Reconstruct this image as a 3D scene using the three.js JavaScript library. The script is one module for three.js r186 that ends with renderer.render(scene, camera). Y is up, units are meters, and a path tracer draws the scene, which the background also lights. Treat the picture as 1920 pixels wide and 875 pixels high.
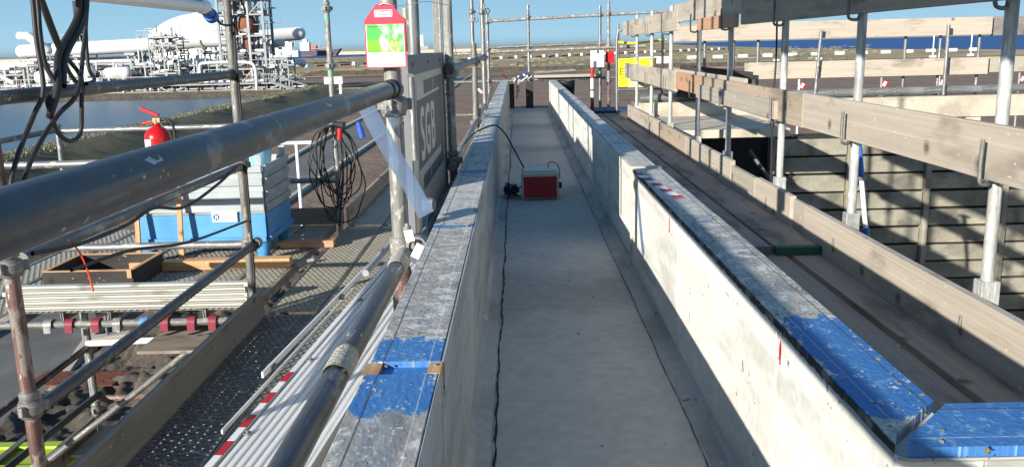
import * as THREE from 'three';
import { mergeGeometries, toCreasedNormals } from 'three/addons/utils/BufferGeometryUtils.js';
import { RoundedBoxGeometry } from 'three/addons/geometries/RoundedBoxGeometry.js';

// ---------------------------------------------------------------- camera, sky, sun, exposure
const scene = new THREE.Scene();
const camera = new THREE.PerspectiveCamera(29.7, 1024 / 466, 0.05, 20000);
camera.rotation.order = 'YXZ';
camera.position.set(0, 1.6, 0);
camera.rotation.set(-0.20972, 0.00974, -0.024);
scene.add(camera);

const renderer = new THREE.WebGLRenderer({ antialias: true });
renderer.toneMapping = THREE.LinearToneMapping;
renderer.toneMappingExposure = 1.75;
renderer.shadowMap.enabled = true;

const SUN = new THREE.Vector3(-0.92, 0.455, 1.2).normalize();
{ // clear winter sky: pale towards the horizon, deeper above, a broad glow round the low sun
  const w = 512, h = 256, d = new Float32Array(w * h * 4), v = new THREE.Vector3();
  for (let j = 0; j < h; j++) for (let i = 0; i < w; i++) {
    const el = ((j + 0.5) / h - 0.5) * Math.PI, az = ((i + 0.5) / w - 0.5) * 2 * Math.PI;
    v.set(Math.cos(az) * Math.cos(el), Math.sin(el), Math.sin(az) * Math.cos(el));
    const t = Math.max(0, v.y), k = 1 - Math.exp(-t * 7), k2 = 1 - Math.exp(-t * 2.2);
    let r = 0.24 + (0.112 - 0.24) * k, g = 0.395 + (0.288 - 0.395) * k, b = 0.49 + (0.465 - 0.49) * k;
    r += (0.045 - r) * k2; g += (0.105 - g) * k2; b += (0.235 - b) * k2;
    const c = Math.max(0, v.dot(SUN)), gl = Math.pow(c, 5) * 0.12 + Math.pow(c, 40) * 0.4;
    r += gl * 0.95; g += gl * 0.85; b += gl * 0.65;
    if (v.y < 0) { r = 0.09; g = 0.085; b = 0.075; }
    const o = (j * w + i) * 4; d[o] = r; d[o + 1] = g; d[o + 2] = b; d[o + 3] = 1;
  }
  const sky = new THREE.DataTexture(d, w, h, THREE.RGBAFormat, THREE.FloatType);
  sky.mapping = THREE.EquirectangularReflectionMapping; sky.magFilter = sky.minFilter = THREE.LinearFilter; sky.needsUpdate = true;
  scene.background = sky; scene.environment = sky;
}
const sun = new THREE.DirectionalLight(new THREE.Color(1, 0.955, 0.87), 5);
sun.position.copy(SUN).multiplyScalar(60).add(new THREE.Vector3(0, 0, -10));
sun.target.position.set(0, 0, -10);
sun.castShadow = true;
Object.assign(sun.shadow.camera, { left: -40, right: 40, top: 40, bottom: -40, near: 1, far: 200 });
sun.shadow.mapSize.set(4096, 4096);
scene.add(sun, sun.target);

// ---------------------------------------------------------------- helpers
let seed = 7;
const rnd = () => { seed = (seed * 1664525 + 1013904223) >>> 0; return seed / 4294967296; };
const rr = (a, b) => a + (b - a) * rnd();
const V = (x, y, z) => new THREE.Vector3(x, y, z);
const names = new Map();
function numbered(n) { const k = names.get(n) || 0; names.set(n, k + 1); return k ? n + '_' + String(k).padStart(3, '0') : n; }
function thing(name, label, category, base = [0, 0, 0], group) {
  const o = new THREE.Group(); o.name = numbered(name); o.position.set(...base); scene.add(o);
  o.userData = { label, category }; if (group) o.userData.group = group;
  return o;
}
// merges world-space geometries into ONE mesh under parent (a thing, or a part of one)
function part(name, geos, mat, parent, extra) {
  geos = (Array.isArray(geos) ? geos : [geos]).map((g) => (g.index ? g.toNonIndexed() : g));
  for (const g of geos) for (const k of Object.keys(g.attributes)) if (!['position', 'normal', 'uv'].includes(k)) g.deleteAttribute(k);
  const g = geos.length > 1 ? mergeGeometries(geos) : geos[0];
  let p = parent, off = V(0, 0, 0);
  while (p && p !== scene) { off.add(p.position); p = p.parent; }
  if (off.lengthSq()) g.translate(-off.x, -off.y, -off.z);
  const m = new THREE.Mesh(g, mat); m.name = parent === scene ? numbered(name) : name;
  m.castShadow = m.receiveShadow = true;
  if (extra) Object.assign(m.userData, extra);
  parent.add(m); return m;
}
function struct(name, geos, mat, label) { return part(name, geos, mat, scene, { kind: 'structure', label, category: name.replace(/_/g, ' ') }); }
function solo(name, geos, mat, label, category, group) { const e = { label, category }; if (group) e.group = group; return part(name, geos, mat, scene, e); }

// uv in metres; the u axis runs along `grain`
function mUV(g, grain = 'z', ou = rnd() * 9, ov = rnd() * 9) {
  if (g.index) g = g.toNonIndexed();
  const p = g.attributes.position, n = g.attributes.normal, uv = new Float32Array(p.count * 2), ax = { x: 0, y: 1, z: 2 }[grain];
  for (let i = 0; i < p.count; i += 3) {
    const a = V().fromBufferAttribute(p, i), b = V().fromBufferAttribute(p, i + 1), c = V().fromBufferAttribute(p, i + 2);
    const fn = b.clone().sub(a).cross(c.clone().sub(a)), q = [Math.abs(fn.x), Math.abs(fn.y), Math.abs(fn.z)];
    const m = q.indexOf(Math.max(...q)), rest = [0, 1, 2].filter((k) => k !== m);
    const ua = m === ax ? rest[0] : ax, va = rest.find((k) => k !== ua);
    for (let k = 0; k < 3; k++) { const e = [p.getX(i + k), p.getY(i + k), p.getZ(i + k)]; uv[(i + k) * 2] = e[ua] + ou; uv[(i + k) * 2 + 1] = e[va] + ov; }
  }
  g.setAttribute('uv', new THREE.BufferAttribute(uv, 2));
  return g;
}
// box by extents, optional bevel
function bx(x0, x1, y0, y1, z0, z1, grain = 'z', bev = 0) {
  const w = Math.abs(x1 - x0), h = Math.abs(y1 - y0), d = Math.abs(z1 - z0);
  const g = bev ? new RoundedBoxGeometry(w, h, d, 1, Math.min(bev, w / 2.1, h / 2.1, d / 2.1)) : new THREE.BoxGeometry(w, h, d);
  const q = mUV(g, grain); q.translate((x0 + x1) / 2, (y0 + y1) / 2, (z0 + z1) / 2); return q;
}
const UP = V(0, 1, 0);
function alignTo(g, a, b) {
  const d = b.clone().sub(a), q = new THREE.Quaternion().setFromUnitVectors(UP, d.clone().normalize());
  g.applyQuaternion(q); const c = a.clone().add(b).multiplyScalar(0.5); g.translate(c.x, c.y, c.z); return g;
}
// tube between two points, uv in metres, open hollow look at the ends comes from the recessed dark cap
function tube(a, b, r = 0.02415, seg = 16, r2 = r) {
  a = Array.isArray(a) ? V(...a) : a; b = Array.isArray(b) ? V(...b) : b;
  const L = a.distanceTo(b), g = new THREE.CylinderGeometry(r2, r, L, seg, 1).toNonIndexed(), uv = g.attributes.uv, ou = rnd() * 5, ov = rnd() * 5;
  for (let i = 0; i < uv.count; i++) uv.setXY(i, uv.getY(i) * L + ov, uv.getX(i) * 2 * Math.PI * Math.max(r, 0.02) + ou);
  return alignTo(g, a, b);
}
// lathe along the a..b axis from a list of [radius, height]
function lathe(prof, pos, dir = UP, seg = 18) {
  const g = new THREE.LatheGeometry(prof.map((p) => new THREE.Vector2(p[0], p[1])), seg).toNonIndexed();
  g.applyQuaternion(new THREE.Quaternion().setFromUnitVectors(UP, dir)); g.translate(pos.x, pos.y, pos.z); return g;
}
function cable(pts, r = 0.008, n = 40, seg = 6) {
  return new THREE.TubeGeometry(new THREE.CatmullRomCurve3(pts.map((p) => V(...p))), n, r, seg, false).toNonIndexed();
}
function prism(pts, z0, z1) { // polygon in (x, y) swept from z0 to z1
  const s = new THREE.Shape(pts.map((p) => new THREE.Vector2(p[0], p[1])));
  const g = new THREE.ExtrudeGeometry(s, { depth: Math.abs(z1 - z0), bevelEnabled: false }); g.translate(0, 0, Math.min(z0, z1)); return mUV(g);
}
function rot(g, c, axis, ang) { g.translate(-c[0], -c[1], -c[2]); g.applyQuaternion(new THREE.Quaternion().setFromAxisAngle(axis, ang)); g.translate(...c); return g; }

// ---------------------------------------------------------------- procedural textures
function h2(x, y, s) { let n = Math.imul(x, 374761393) + Math.imul(y, 668265263) + Math.imul(s, 1274126177); n = Math.imul(n ^ (n >>> 13), 1274126177); return ((n ^ (n >>> 16)) >>> 0) / 4294967296; }
function vn(x, y, px, py, s) { // tileable value noise
  const xi = Math.floor(x), yi = Math.floor(y), fx = x - xi, fy = y - yi, u = fx * fx * (3 - 2 * fx), v = fy * fy * (3 - 2 * fy);
  const w = (a, p) => ((a % p) + p) % p, x0 = w(xi, px), x1 = w(xi + 1, px), y0 = w(yi, py), y1 = w(yi + 1, py);
  return (h2(x0, y0, s) * (1 - u) + h2(x1, y0, s) * u) * (1 - v) + (h2(x0, y1, s) * (1 - u) + h2(x1, y1, s) * u) * v;
}
function fbm(u, v, fx, fy, oct, s) { let a = 0, k = 0.5, t = 0; for (let i = 0; i < oct; i++) { a += k * vn(u * fx, v * fy, fx, fy, s + i); t += k; k *= 0.55; fx *= 2; fy *= 2; } return a / t; }
function dtex(w, h, rx, ry, fn, srgb = true) { // covers rx x ry metres
  const d = new Uint8Array(w * h * 4);
  for (let j = 0; j < h; j++) for (let i = 0; i < w; i++) { const c = fn((i + 0.5) / w, (j + 0.5) / h), o = (j * w + i) * 4; for (let k = 0; k < 3; k++) d[o + k] = Math.max(0, Math.min(255, c.length ? c[k] : c)); d[o + 3] = 255; }
  const t = new THREE.DataTexture(d, w, h); t.wrapS = t.wrapT = THREE.RepeatWrapping; t.magFilter = THREE.LinearFilter; t.minFilter = THREE.LinearMipmapLinearFilter; t.generateMipmaps = true;
  if (srgb) t.colorSpace = THREE.SRGBColorSpace; t.repeat.set(1 / rx, 1 / ry); t.needsUpdate = true; return t;
}
const mix = (a, b, t) => a.map((x, i) => x + (b[i] - x) * t), cl = (x, a = 0, b = 1) => Math.max(a, Math.min(b, x)), ss = (a, b, x) => { const t = cl((x - a) / (b - a)); return t * t * (3 - 2 * t); };
const std = (o) => new THREE.MeshStandardMaterial({ roughness: 0.8, metalness: 0, ...o });
const plain = (r, g, b, rough = 0.7, metal = 0) => std({ color: new THREE.Color().setRGB(r, g, b), roughness: rough, metalness: metal });

const M = {};
{
  const galv = (base, spot, sp, s, metal = 0.55, rough = 0.5, fl = 0.5) => std({ map: dtex(256, 256, 0.8, 0.3, (u, v) => { const n = fbm(u, v, 6, 4, 5, s), q = fbm(u, v, 14, 9, 4, s + 40), f = fbm(u, v, 60, 40, 2, s + 9); let c = mix(base.map((x) => x * 0.72), base.map((x) => x * 1.14), n); c = mix(c, spot, ss(sp, sp + 0.1, q) * (fl > 0.9 ? 0.55 : 0.9)); c = mix(c, base.map((x) => x * 1.35), ss(0.56, 0.72, fbm(u, v, 4, 40, 3, s + 77)) * 0.5); if (vn(u * 90, v * 60, 90, 60, s + 80) * vn(u * 11, v * 7, 11, 7, s + 81) > 0.8 - 0.08 * fl) c = mix(c, [214, 210, 202], 0.8); return c.map((x) => x * (0.9 + 0.2 * f)); }),
    bumpMap: dtex(256, 256, 0.8, 0.3, (u, v) => 120 + 90 * ss(sp, sp + 0.12, fbm(u, v, 14, 9, 4, s + 40)) + 30 * fbm(u, v, 50, 30, 2, s), false), bumpScale: 0.0016, metalness: metal, roughness: rough });
  M.galv = galv([134, 134, 132], [196, 192, 180], 0.68, 3);
  M.galv2 = galv([80, 80, 82], [150, 147, 141], 0.66, 11, 0.4, 0.42, 1);
  M.galvDull = galv([122, 121, 117], [165, 158, 145], 0.66, 21, 0.3, 0.6);
  M.galvMortar = galv([132, 130, 124], [182, 177, 165], 0.58, 31, 0.25, 0.65);
  M.rustTube = galv([104, 78, 72], [132, 124, 118], 0.5, 41, 0.15, 0.65);
  M.rust = galv([120, 62, 38], [80, 40, 26], 0.5, 51, 0.1, 0.85);
  M.mortar = std({ map: dtex(128, 128, 0.2, 0.2, (u, v) => { const n = fbm(u, v, 8, 8, 4, 5); return mix([150, 146, 132], [205, 200, 186], n); }), bumpMap: dtex(128, 128, 0.2, 0.2, (u, v) => 255 * fbm(u, v, 10, 10, 4, 8), false), bumpScale: 0.006, roughness: 0.95 });
  const conc = (a, b, s, o = {}) => std({ map: dtex(512, 512, o.r || 1.6, o.r || 1.6, (u, v) => { const n = fbm(u, v, 3, 5, 6, s), st = fbm(u, v, o.sx || 4, o.sy || 4, 3, s + 20), f = fbm(u, v, 90, 90, 2, s + 3), h = vn(u * 210, v * 210, 210, 210, s + 60) * vn(u * 37, v * 37, 37, 37, s + 63), w = vn(u * 120, v * 90, 120, 90, s + 71) * vn(u * 21, v * 21, 21, 21, s + 74); let c = mix(a, b, cl(n * 1.5 - 0.25)); c = mix(c, a.map((x) => x * 0.86), ss(0.5, 0.75, st) * 0.6); c = c.map((x) => x * (0.94 + 0.12 * f)); if (h > (o.spot || 0.78)) c = c.map((x) => x * 0.62); if (w > (o.spot || 0.78)) c = mix(c, [226, 222, 212], 0.5); return c; }),
    bumpMap: dtex(512, 512, o.r || 1.6, o.r || 1.6, (u, v) => 130 + 60 * fbm(u, v, 12, 12, 4, s + 5) - 110 * ss(0.78, 0.84, vn(u * 210, v * 210, 210, 210, s + 60) * vn(u * 37, v * 37, 37, 37, s + 63)), false), bumpScale: o.bump || 0.003, roughness: 0.92 });
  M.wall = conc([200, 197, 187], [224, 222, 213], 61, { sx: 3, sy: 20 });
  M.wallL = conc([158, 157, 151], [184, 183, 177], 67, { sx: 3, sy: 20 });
  M.floor = conc([168, 163, 154], [188, 183, 174], 71, { r: 2.6, bump: 0.002, spot: 0.95 });
  M.grout = conc([150, 147, 140], [182, 178, 170], 73, { r: 1.9, bump: 0.006 });
  M.pit = conc([104, 100, 88], [164, 158, 142], 77, { r: 1.3, bump: 0.008, sx: 6, sy: 5 });
  M.slab = conc([170, 158, 140], [196, 186, 168], 79, { r: 1.3 });
  const wood = (a, b, s, o = {}) => std({ map: dtex(512, 256, 2.4, 0.45, (u, v) => { const g = fbm(u, v, 3, 60, 4, s), g2 = fbm(u, v, 6, 14, 4, s + 9), d = fbm(u, v, 5, 3, 5, s + 30), sp = fbm(u, v, 90, 30, 2, s + 50); let c = mix(a, b, cl(g * 0.8 + g2 * 0.5 - 0.15)); c = mix(c, a.map((x) => x * 0.72), ss(0.56, 0.8, d) * 0.7); if (sp > 0.87) c = mix(c, [222, 216, 206], 0.6); const kx = (u * 5) % 1 - 0.5 + 0.3 * (h2(Math.floor(u * 5), 3, s) - 0.5), ky = v - 0.2 - 0.6 * h2(Math.floor(u * 5), 7, s), kd = Math.hypot(kx * 0.48, ky * 0.45); if (kd < 0.016) c = c.map((x) => x * 0.6); else if (kd < 0.03) c = c.map((x) => x * 0.85); return c; }),
    bumpMap: dtex(512, 256, 2.4, 0.45, (u, v) => 255 * fbm(u, v, 3, 70, 3, s), false), bumpScale: o.bump || 0.0015, roughness: 0.88 });
  M.board = wood([158, 146, 131], [188, 176, 160], 81);
  M.board2 = wood([146, 136, 123], [174, 164, 150], 83);
  M.boardDark = wood([104, 98, 92], [140, 132, 124], 85);
  M.deckBoard = wood([128, 117, 108], [160, 148, 137], 87);
  M.timber = wood([176, 130, 88], [206, 164, 118], 89);
  M.orangeWood = wood([166, 126, 98], [190, 150, 120], 91);
  M.greyBoard = wood([104, 100, 92], [136, 130, 120], 93);
  M.blackPly = wood([44, 40, 38], [64, 58, 54], 95);
  // formwork caps: blue film under a crust of dried cement; v runs 0..1 along the board
  const cap = (cov, end0, end1, s, lite = 0) => std({ map: dtex(128, 1024, 1, 1, (u, v) => {
    const n = fbm(u, v, 4, 30, 5, s), d = fbm(u, v, 16, 130, 3, s + 7), l = fbm(u, v, 2, 9, 4, s + 13), sc = fbm(u, v, 24, 300, 2, s + 22), sk = fbm(u, v, 5, 60, 4, s + 31);
    let blue = mix([42, 96, 158], [70, 124, 178], l); blue = mix(blue, [140, 162, 186], ss(0.5, 0.72, d) * 0.5 * ss(0.4, 0.6, sk)); blue = mix(blue, [150, 178, 205], ss(0.66, 0.8, sc) * 0.8 * ss(0.45, 0.6, sk));
    let grey = mix([122, 118, 111], [186, 181, 172], cl(n * 0.8 + d * 0.5 - 0.15 + lite)); grey = mix(grey, [206, 203, 198], ss(0.55, 0.72, sk) * 0.8); grey = mix(grey, [98, 99, 102], ss(0.52, 0.75, l) * 0.6 * (1 - lite)); grey = mix(grey, [222, 220, 214], ss(0.7, 0.82, sc) * 0.8); grey = mix(grey, [122, 138, 156], ss(0.58, 0.74, fbm(u, v, 2, 7, 4, s + 44)) * 0.25);
    const q = v + 0.035 * (n - 0.5) + 0.02 * (d - 0.5), e = Math.max(1 - ss(end0 - 0.015, end0 + 0.015, q), ss(1 - end1 - 0.015, 1 - end1 + 0.015, q));
    const k = cl(cov + (n - 0.5) * 2.2 - e * 3 * (1 - ss(0.66, 0.74, sc) * ss(0.48, 0.62, sk)) * (1 - 0.75 * ss(0.36, 0.5, Math.abs(u - 0.5) + 0.22 * (d - 0.5))) * (1 - 0.6 * ss(0.6, 0.72, sk)));
    let c = mix(blue, grey, ss(0.25, 0.55, k));
    if (Math.abs(u - 0.2 - 0.004 * Math.sin(v * 9)) < 0.012) c = mix(c, [60, 66, 78], 0.75);
    if (Math.abs(u - 0.8 - 0.006 * Math.sin(v * 7 + 1)) < 0.009) c = mix(c, [215, 213, 208], 0.55);
    return c; }), bumpMap: dtex(128, 1024, 1, 1, (u, v) => 90 + 120 * fbm(u, v, 16, 130, 3, s + 7) + 60 * fbm(u, v, 24, 300, 2, s + 22), false), bumpScale: 0.003, roughness: 0.6 });
  M.caps = [cap(1.05, 0.0, 0.0, 101, 0.3), cap(0.95, 0.05, 0.0, 109, 0.15), cap(1.1, 0.0, 0.0, 117, 0.3)];
  M.capBlueFar = cap(1.15, 0.0, 0.07, 125); M.capBlueNear = cap(1.15, 0.13, 0.0, 127); M.capBlue = cap(-1.2, 0.2, 0.2, 129); M.capPale = cap(1.0, 0.03, 0.0, 131, 0.35);
  M.capRightNear = cap(1.0, 0.3, 0.0, 133);
  M.bluePaint = plain(0.03, 0.17, 0.45, 0.5);
  // perforated steel plank: real holes
  const hole = (u, v, nx, ny, r, st) => { const y = v * ny, row = Math.floor(y), x = u * nx + (st && row % 2 ? 0.5 : 0), fx = (x - Math.floor(x) - 0.5) / nx, fy = (y - row - 0.5) / ny; return [fx, fy]; };
  const perf = (base, s) => std({ map: dtex(256, 256, 0.64, 0.64, (u, v) => { const n = fbm(u, v, 5, 5, 5, s), q = fbm(u, v, 24, 24, 3, s + 4); let c = mix(base.map((x) => x * 0.75), base.map((x) => x * 1.2), n); return mix(c, [178, 168, 150], ss(0.6, 0.75, q) * 0.7); }),
    alphaMap: dtex(256, 256, 0.08, 0.08, (u, v) => { const [fx, fy] = hole(u, v, 2, 2, 0, true); return Math.hypot(fx * 1.0, fy * 1.3) < 0.085 ? 0 : 255; }, false), alphaTest: 0.5, side: THREE.DoubleSide, metalness: 0.3, roughness: 0.6 });
  M.perf = perf([138, 133, 122], 141); M.boardWarm = wood([150, 134, 116], [178, 160, 140], 97); M.perfShade = perf([98, 97, 94], 143); M.rimShade = plain(0.18, 0.18, 0.175, 0.5, 0.3); M.tankWhite = plain(0.84, 0.84, 0.83, 0.5); M.perfYellow = perf([152, 138, 106], 147);  // darker plank and rim copies carry painted shade for the near walkway bay
  M.steelDark = plain(0.14, 0.14, 0.135, 0.6, 0.3);
  M.rim = plain(0.29, 0.275, 0.245, 0.5, 0.3);
  M.alu = std({ map: dtex(256, 64, 1.2, 0.3, (u, v) => { const n = fbm(u, v, 4, 20, 4, 151); return mix([206, 206, 204], [234, 234, 232], n); }), roughness: 0.5, metalness: 0 });
  M.aluOld = std({ map: dtex(256, 128, 1.2, 0.3, (u, v) => { const n = fbm(u, v, 5, 40, 4, 153), d = fbm(u, v, 8, 6, 4, 155); return mix(mix([160, 158, 146], [206, 204, 192], n), [110, 104, 92], ss(0.6, 0.8, d) * 0.7); }), roughness: 0.6, metalness: 0.2 });
  M.black = plain(0.012, 0.012, 0.013, 0.55); M.blackRough = plain(0.02, 0.018, 0.016, 0.95);
  M.red = std({ color: 0xb4121a, roughness: 0.45 }); M.redPaint = std({ color: 0x7c1f33, roughness: 0.6 }); M.white = plain(0.75, 0.75, 0.73, 0.5);
  M.whitePaint = std({ map: dtex(256, 256, 6, 6, (u, v) => mix(mix([186, 187, 184], [228, 228, 224], fbm(u, v, 5, 8, 5, 157)), [150, 136, 118], ss(0.58, 0.8, fbm(u, v, 10, 5, 4, 159)) * 0.6)), roughness: 0.45 });
  M.steelGrey = plain(0.3, 0.31, 0.31, 0.6, 0.2); M.steelMid = plain(0.17, 0.175, 0.18, 0.6, 0.2); M.yellow = std({ color: 0xe8d418, roughness: 0.6 });
  M.whiteSteel = std({ color: 0x888c8e, roughness: 0.55 }); M.zinc = galv([172, 172, 166], [206, 202, 192], 0.7, 61, 0.15, 0.55); M.dirt = std({ map: dtex(128, 64, 0.5, 0.1, (u, v) => mix([52, 47, 42], [128, 122, 112], ss(0.45, 0.8, fbm(u, v, 16, 4, 5, 301)))), roughness: 1 }); M.green = plain(0.015, 0.07, 0.05, 0.7);
}
// ---------------------------------------------------------------- the concrete channel
function slabXZ(pts, y0, y1) {
  const s = new THREE.Shape(pts.map((p) => new THREE.Vector2(p[0], -p[1])));
  const g = new THREE.ExtrudeGeometry(s, { depth: y1 - y0, bevelEnabled: false }); g.rotateX(-Math.PI / 2); g.translate(0, y0, 0); return g.toNonIndexed();
}
function capUV(g, x0, x1, zNear, zFar) { const p = g.attributes.position, uv = new Float32Array(p.count * 2); for (let i = 0; i < p.count; i++) { uv[2 * i] = (p.getX(i) - x0) / (x1 - x0); uv[2 * i + 1] = (p.getZ(i) - zNear) / (zFar - zNear); } g.setAttribute('uv', new THREE.BufferAttribute(uv, 2)); return g; }
const chan = thing('concrete_channel', 'long grey concrete channel between two low walls, leading away from the viewer', 'concrete channel');
{
  part('channel_floor', bx(-0.145, 0.508, 0.35, 0.6, 1.6, -14.68), M.floor, chan);
  // cement fillets along the foot of both walls, ragged edge
  for (const [xa, xb, s] of [[-0.143, -0.085, 1], [0.506, 0.45, -1]]) {
    const n = 90, pos = [], idx = [];
    for (let i = 0; i <= n; i++) { const z = 1 - i * 15.6 / n, w = 1 + 0.03 * Math.sin(i * 0.9) + rr(-0.02, 0.02); pos.push(xa, 0.634 + rr(-0.003, 0.003), z, (xa * 0.7 + xb * 0.3), 0.612 + rr(-0.002, 0.002), z, xa + (xb - xa) * w, 0.602, z); }
    for (let i = 0; i < n; i++) for (let k = 0; k < 2; k++) { const a = i * 3 + k, b = a + 1, c = a + 3, d = a + 4; s > 0 ? idx.push(a, b, c, b, d, c) : idx.push(a, c, b, b, c, d); }
    const g = new THREE.BufferGeometry(); g.setAttribute('position', new THREE.Float32BufferAttribute(pos, 3)); g.setIndex(idx); g.computeVertexNormals();
    part('cement_fillet', mUV(g), M.grout, chan);
    // shrinkage crack beside the fillet
    const cp = [], ci = []; let x = xb + s * 0.006, m = 420;
    for (let i = 0; i <= m; i++) { const z = 0.8 - i * 13.5 / m; x += rr(-0.0028, 0.0028) * (s > 0 ? 1 : 0.4); x += (xb + s * 0.008 - x) * 0.12; const w = (s > 0 ? 0.0028 : 0.0013) * rr(0.4, 1.5); cp.push(x - w, 0.6035, z, x + w, 0.6035, z); if (i < m) { const a = i * 2; ci.push(a, a + 1, a + 2, a + 1, a + 3, a + 2); } }
    const cg = new THREE.BufferGeometry(); cg.setAttribute('position', new THREE.Float32BufferAttribute(cp, 3)); cg.setIndex(ci); cg.computeVertexNormals();
    part('crack', mUV(cg), M.blackRough, chan);
  }
  const joints = [1.2, -1.43, -2.63, -3.83, -5.03, -6.2, -7.4, -8.55, -9.7, -10.85, -12.0, -13.15, -14.35];
  for (let i = 0; i < joints.length - 1; i++) {
    const z0 = joints[i], z1 = joints[i + 1], g0 = i === 1 ? 0.03 : 0.002, g1 = i === 0 ? 0.03 : 0.002, dx = rr(-0.002, 0.002), dy = rr(-0.002, 0.002);
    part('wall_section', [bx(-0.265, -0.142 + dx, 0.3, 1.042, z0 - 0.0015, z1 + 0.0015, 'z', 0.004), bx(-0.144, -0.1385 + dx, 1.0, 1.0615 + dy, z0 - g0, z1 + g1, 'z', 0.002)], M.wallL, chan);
    const c = bx(-0.268 + dx, -0.1445, 1.044, 1.063 + dy, z0 - g0, z1 + g1, 'z', 0.002);
    part('cap_board', capUV(c, -0.272, -0.138, z0, z1), [M.capBlueFar, M.capBlueNear, M.capPale, M.caps[1], M.capPale, M.caps[0], M.capPale, M.caps[2], M.capPale, M.caps[2], M.capPale, M.caps[0]][i], chan, i < 2 ? { label: i ? 'stained cap board with a blue near end' : 'nearest stained cap board with a blue far end' } : null);
  }
  part('joint_strip', bx(-0.262, -0.15, 1.0425, 1.053, -1.39, -1.47), M.bluePaint, chan);
  part('joint_block', bx(-0.274, -0.246, 1.044, 1.063, -1.4, -1.458), M.timber, chan);
  part('joint_block', bx(-0.163, -0.141, 1.044, 1.064, -1.402, -1.457), M.timber, chan);
  // right wall
  const jr = [-1.1, -1.66, -2.75, -3.86, -5.0, -6.15, -7.3, -8.45, -9.6, -10.75, -11.9, -13.05, -14.15];
  for (let i = 0; i < jr.length - 1; i++) {
    const dx = i < 3 ? 0 : 0.006 + rr(-0.002, 0.002);
    part('wall_section', [bx(0.503 + dx, 0.622, 0.3, 1.042, jr[i] - 0.002, jr[i + 1] + 0.002, 'z', 0.003), bx(0.5015 + dx, 0.5055 + dx, 0.985, (i < 3 ? 1.0465 : 1.044), jr[i] - 0.002, jr[i + 1] + 0.002, 'z', 0.0015)], M.wall, chan);
  }
  const cr = [[-2.75, M.capRightNear], [-3.86, M.caps[0]], [-5.0, M.capPale], [-6.15, M.caps[2]], [-7.3, M.capPale], [-8.45, M.caps[0]], [-9.6, M.capPale], [-10.75, M.caps[2]], [-11.9, M.capPale], [-13.05, M.caps[0]], [-14.18, M.capPale]];
  let zp = -1.1;
  cr.forEach(([z1, m], i) => {
    const hi = i < 2 ? 1.061 : 1.053 + rr(-0.002, 0.002);
    const c = i ? bx(i < 2 ? 0.503 : 0.51, 0.626, 1.044, hi, zp - 0.002, z1 + 0.002, 'z', 0.003) : slabXZ([[0.503, -1.108], [0.518, -1.142], [0.62, -1.252], [0.626, -2.748], [0.503, -2.748]], 1.044, hi);
    part('cap_board', capUV(c, 0.628, 0.504, i ? zp : -1.2, z1), m, chan, i ? null : { label: 'cap board with a bright blue near end' }); zp = z1;
  });
  part('cap_lip', [bx(0.494, 0.63, 1.05, 1.07, -3.85, -3.872, 'x', 0.003), bx(0.492, 0.502, 0.62, 1.069, -3.852, -3.868, 'y', 0.002)], M.mortar, chan);
  // the return wall to the right, its mitred blue cap
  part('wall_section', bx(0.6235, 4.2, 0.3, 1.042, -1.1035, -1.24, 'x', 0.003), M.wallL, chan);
  const tc = slabXZ([[0.53, -1.128], [0.632, -1.24], [4.2, -1.24], [4.2, -1.097], [0.513, -1.097]], 1.044, 1.061);
  part('cap_board', mUV(tc, 'x'), M.capBlue, chan, { label: 'bright blue cap board on the return wall' });
  { const p = tc.attributes.position, uv = chan.children.at(-1).geometry.attributes.uv; for (let i = 0; i < p.count; i++) uv.setXY(i, (p.getZ(i) + 1.252) / 0.158, (p.getX(i) - 0.5) / 1.2); }
  part('edge_sealant', [cable([[0.5025, 1.044, -1.3], [0.5, 1.045, -1.15], [0.508, 1.044, -1.1], [0.56, 1.044, -1.095], [0.8, 1.044, -1.095], [2, 1.044, -1.095]], 0.003, 120, 5)], M.grout, chan);
  { const n = 300, pos = [], idx = []; for (let i = 0; i <= n; i++) { const z = -1.11 - i * 2.74 / n; pos.push(0.5012, 1.046 - rr(0, 0.004), z, 0.5012, 1.06 + rr(-0.003, 0.0015), z); if (i < n) { const a = i * 2; idx.push(a, a + 1, a + 2, a + 1, a + 3, a + 2); } } const g = new THREE.BufferGeometry(); g.setAttribute('position', new THREE.Float32BufferAttribute(pos, 3)); g.setIndex(idx); g.computeVertexNormals(); part('cap_edge', mUV(g), M.dirt, chan, { label: 'ragged dirty edge of the right cap boards' }); }
  // paint marks
  const blob = (x, y, z, w, h) => { const s = new THREE.Shape(); for (let i = 0; i < 14; i++) { const a = i / 14 * 6.283, k = rr(0.8, 1.1); s[i ? 'lineTo' : 'moveTo'](Math.cos(a) * w * k, Math.sin(a) * h * k); } const g = new THREE.ExtrudeGeometry(s, { depth: 0.0012, bevelEnabled: false }); g.rotateY(-Math.PI / 2); g.translate(x, y, z); return mUV(g, 'y'); };
  part('paint_mark', blob(0.5022, 1.005, -1.63, 0.007, 0.024), M.red, chan, { label: 'red paint mark at the near panel joint' });
  part('paint_mark', blob(0.5022, 1.0, -2.9, 0.009, 0.03), M.red, chan, { label: 'red paint mark half way along' });
  // warning tape stuck on the cap
  for (let i = 0; i < 9; i++) part('tape_stripe', rot(bx(0.523, 0.56, 1.0615, 1.0628, -3.06 - i * 0.072, -3.06 - i * 0.072 - 0.066, 'x'), [0.54, 1.07, -3.3], UP, 0.1), i % 2 ? M.white : M.redTape || (M.redTape = std({ color: 0x9c4450, roughness: 0.7 })), chan);
  // crumbs of mortar on the caps and floor
  const cg = new THREE.IcosahedronGeometry(1, 0), cr2 = new THREE.InstancedMesh(cg, M.mortar, 520), o = new THREE.Object3D();
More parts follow.
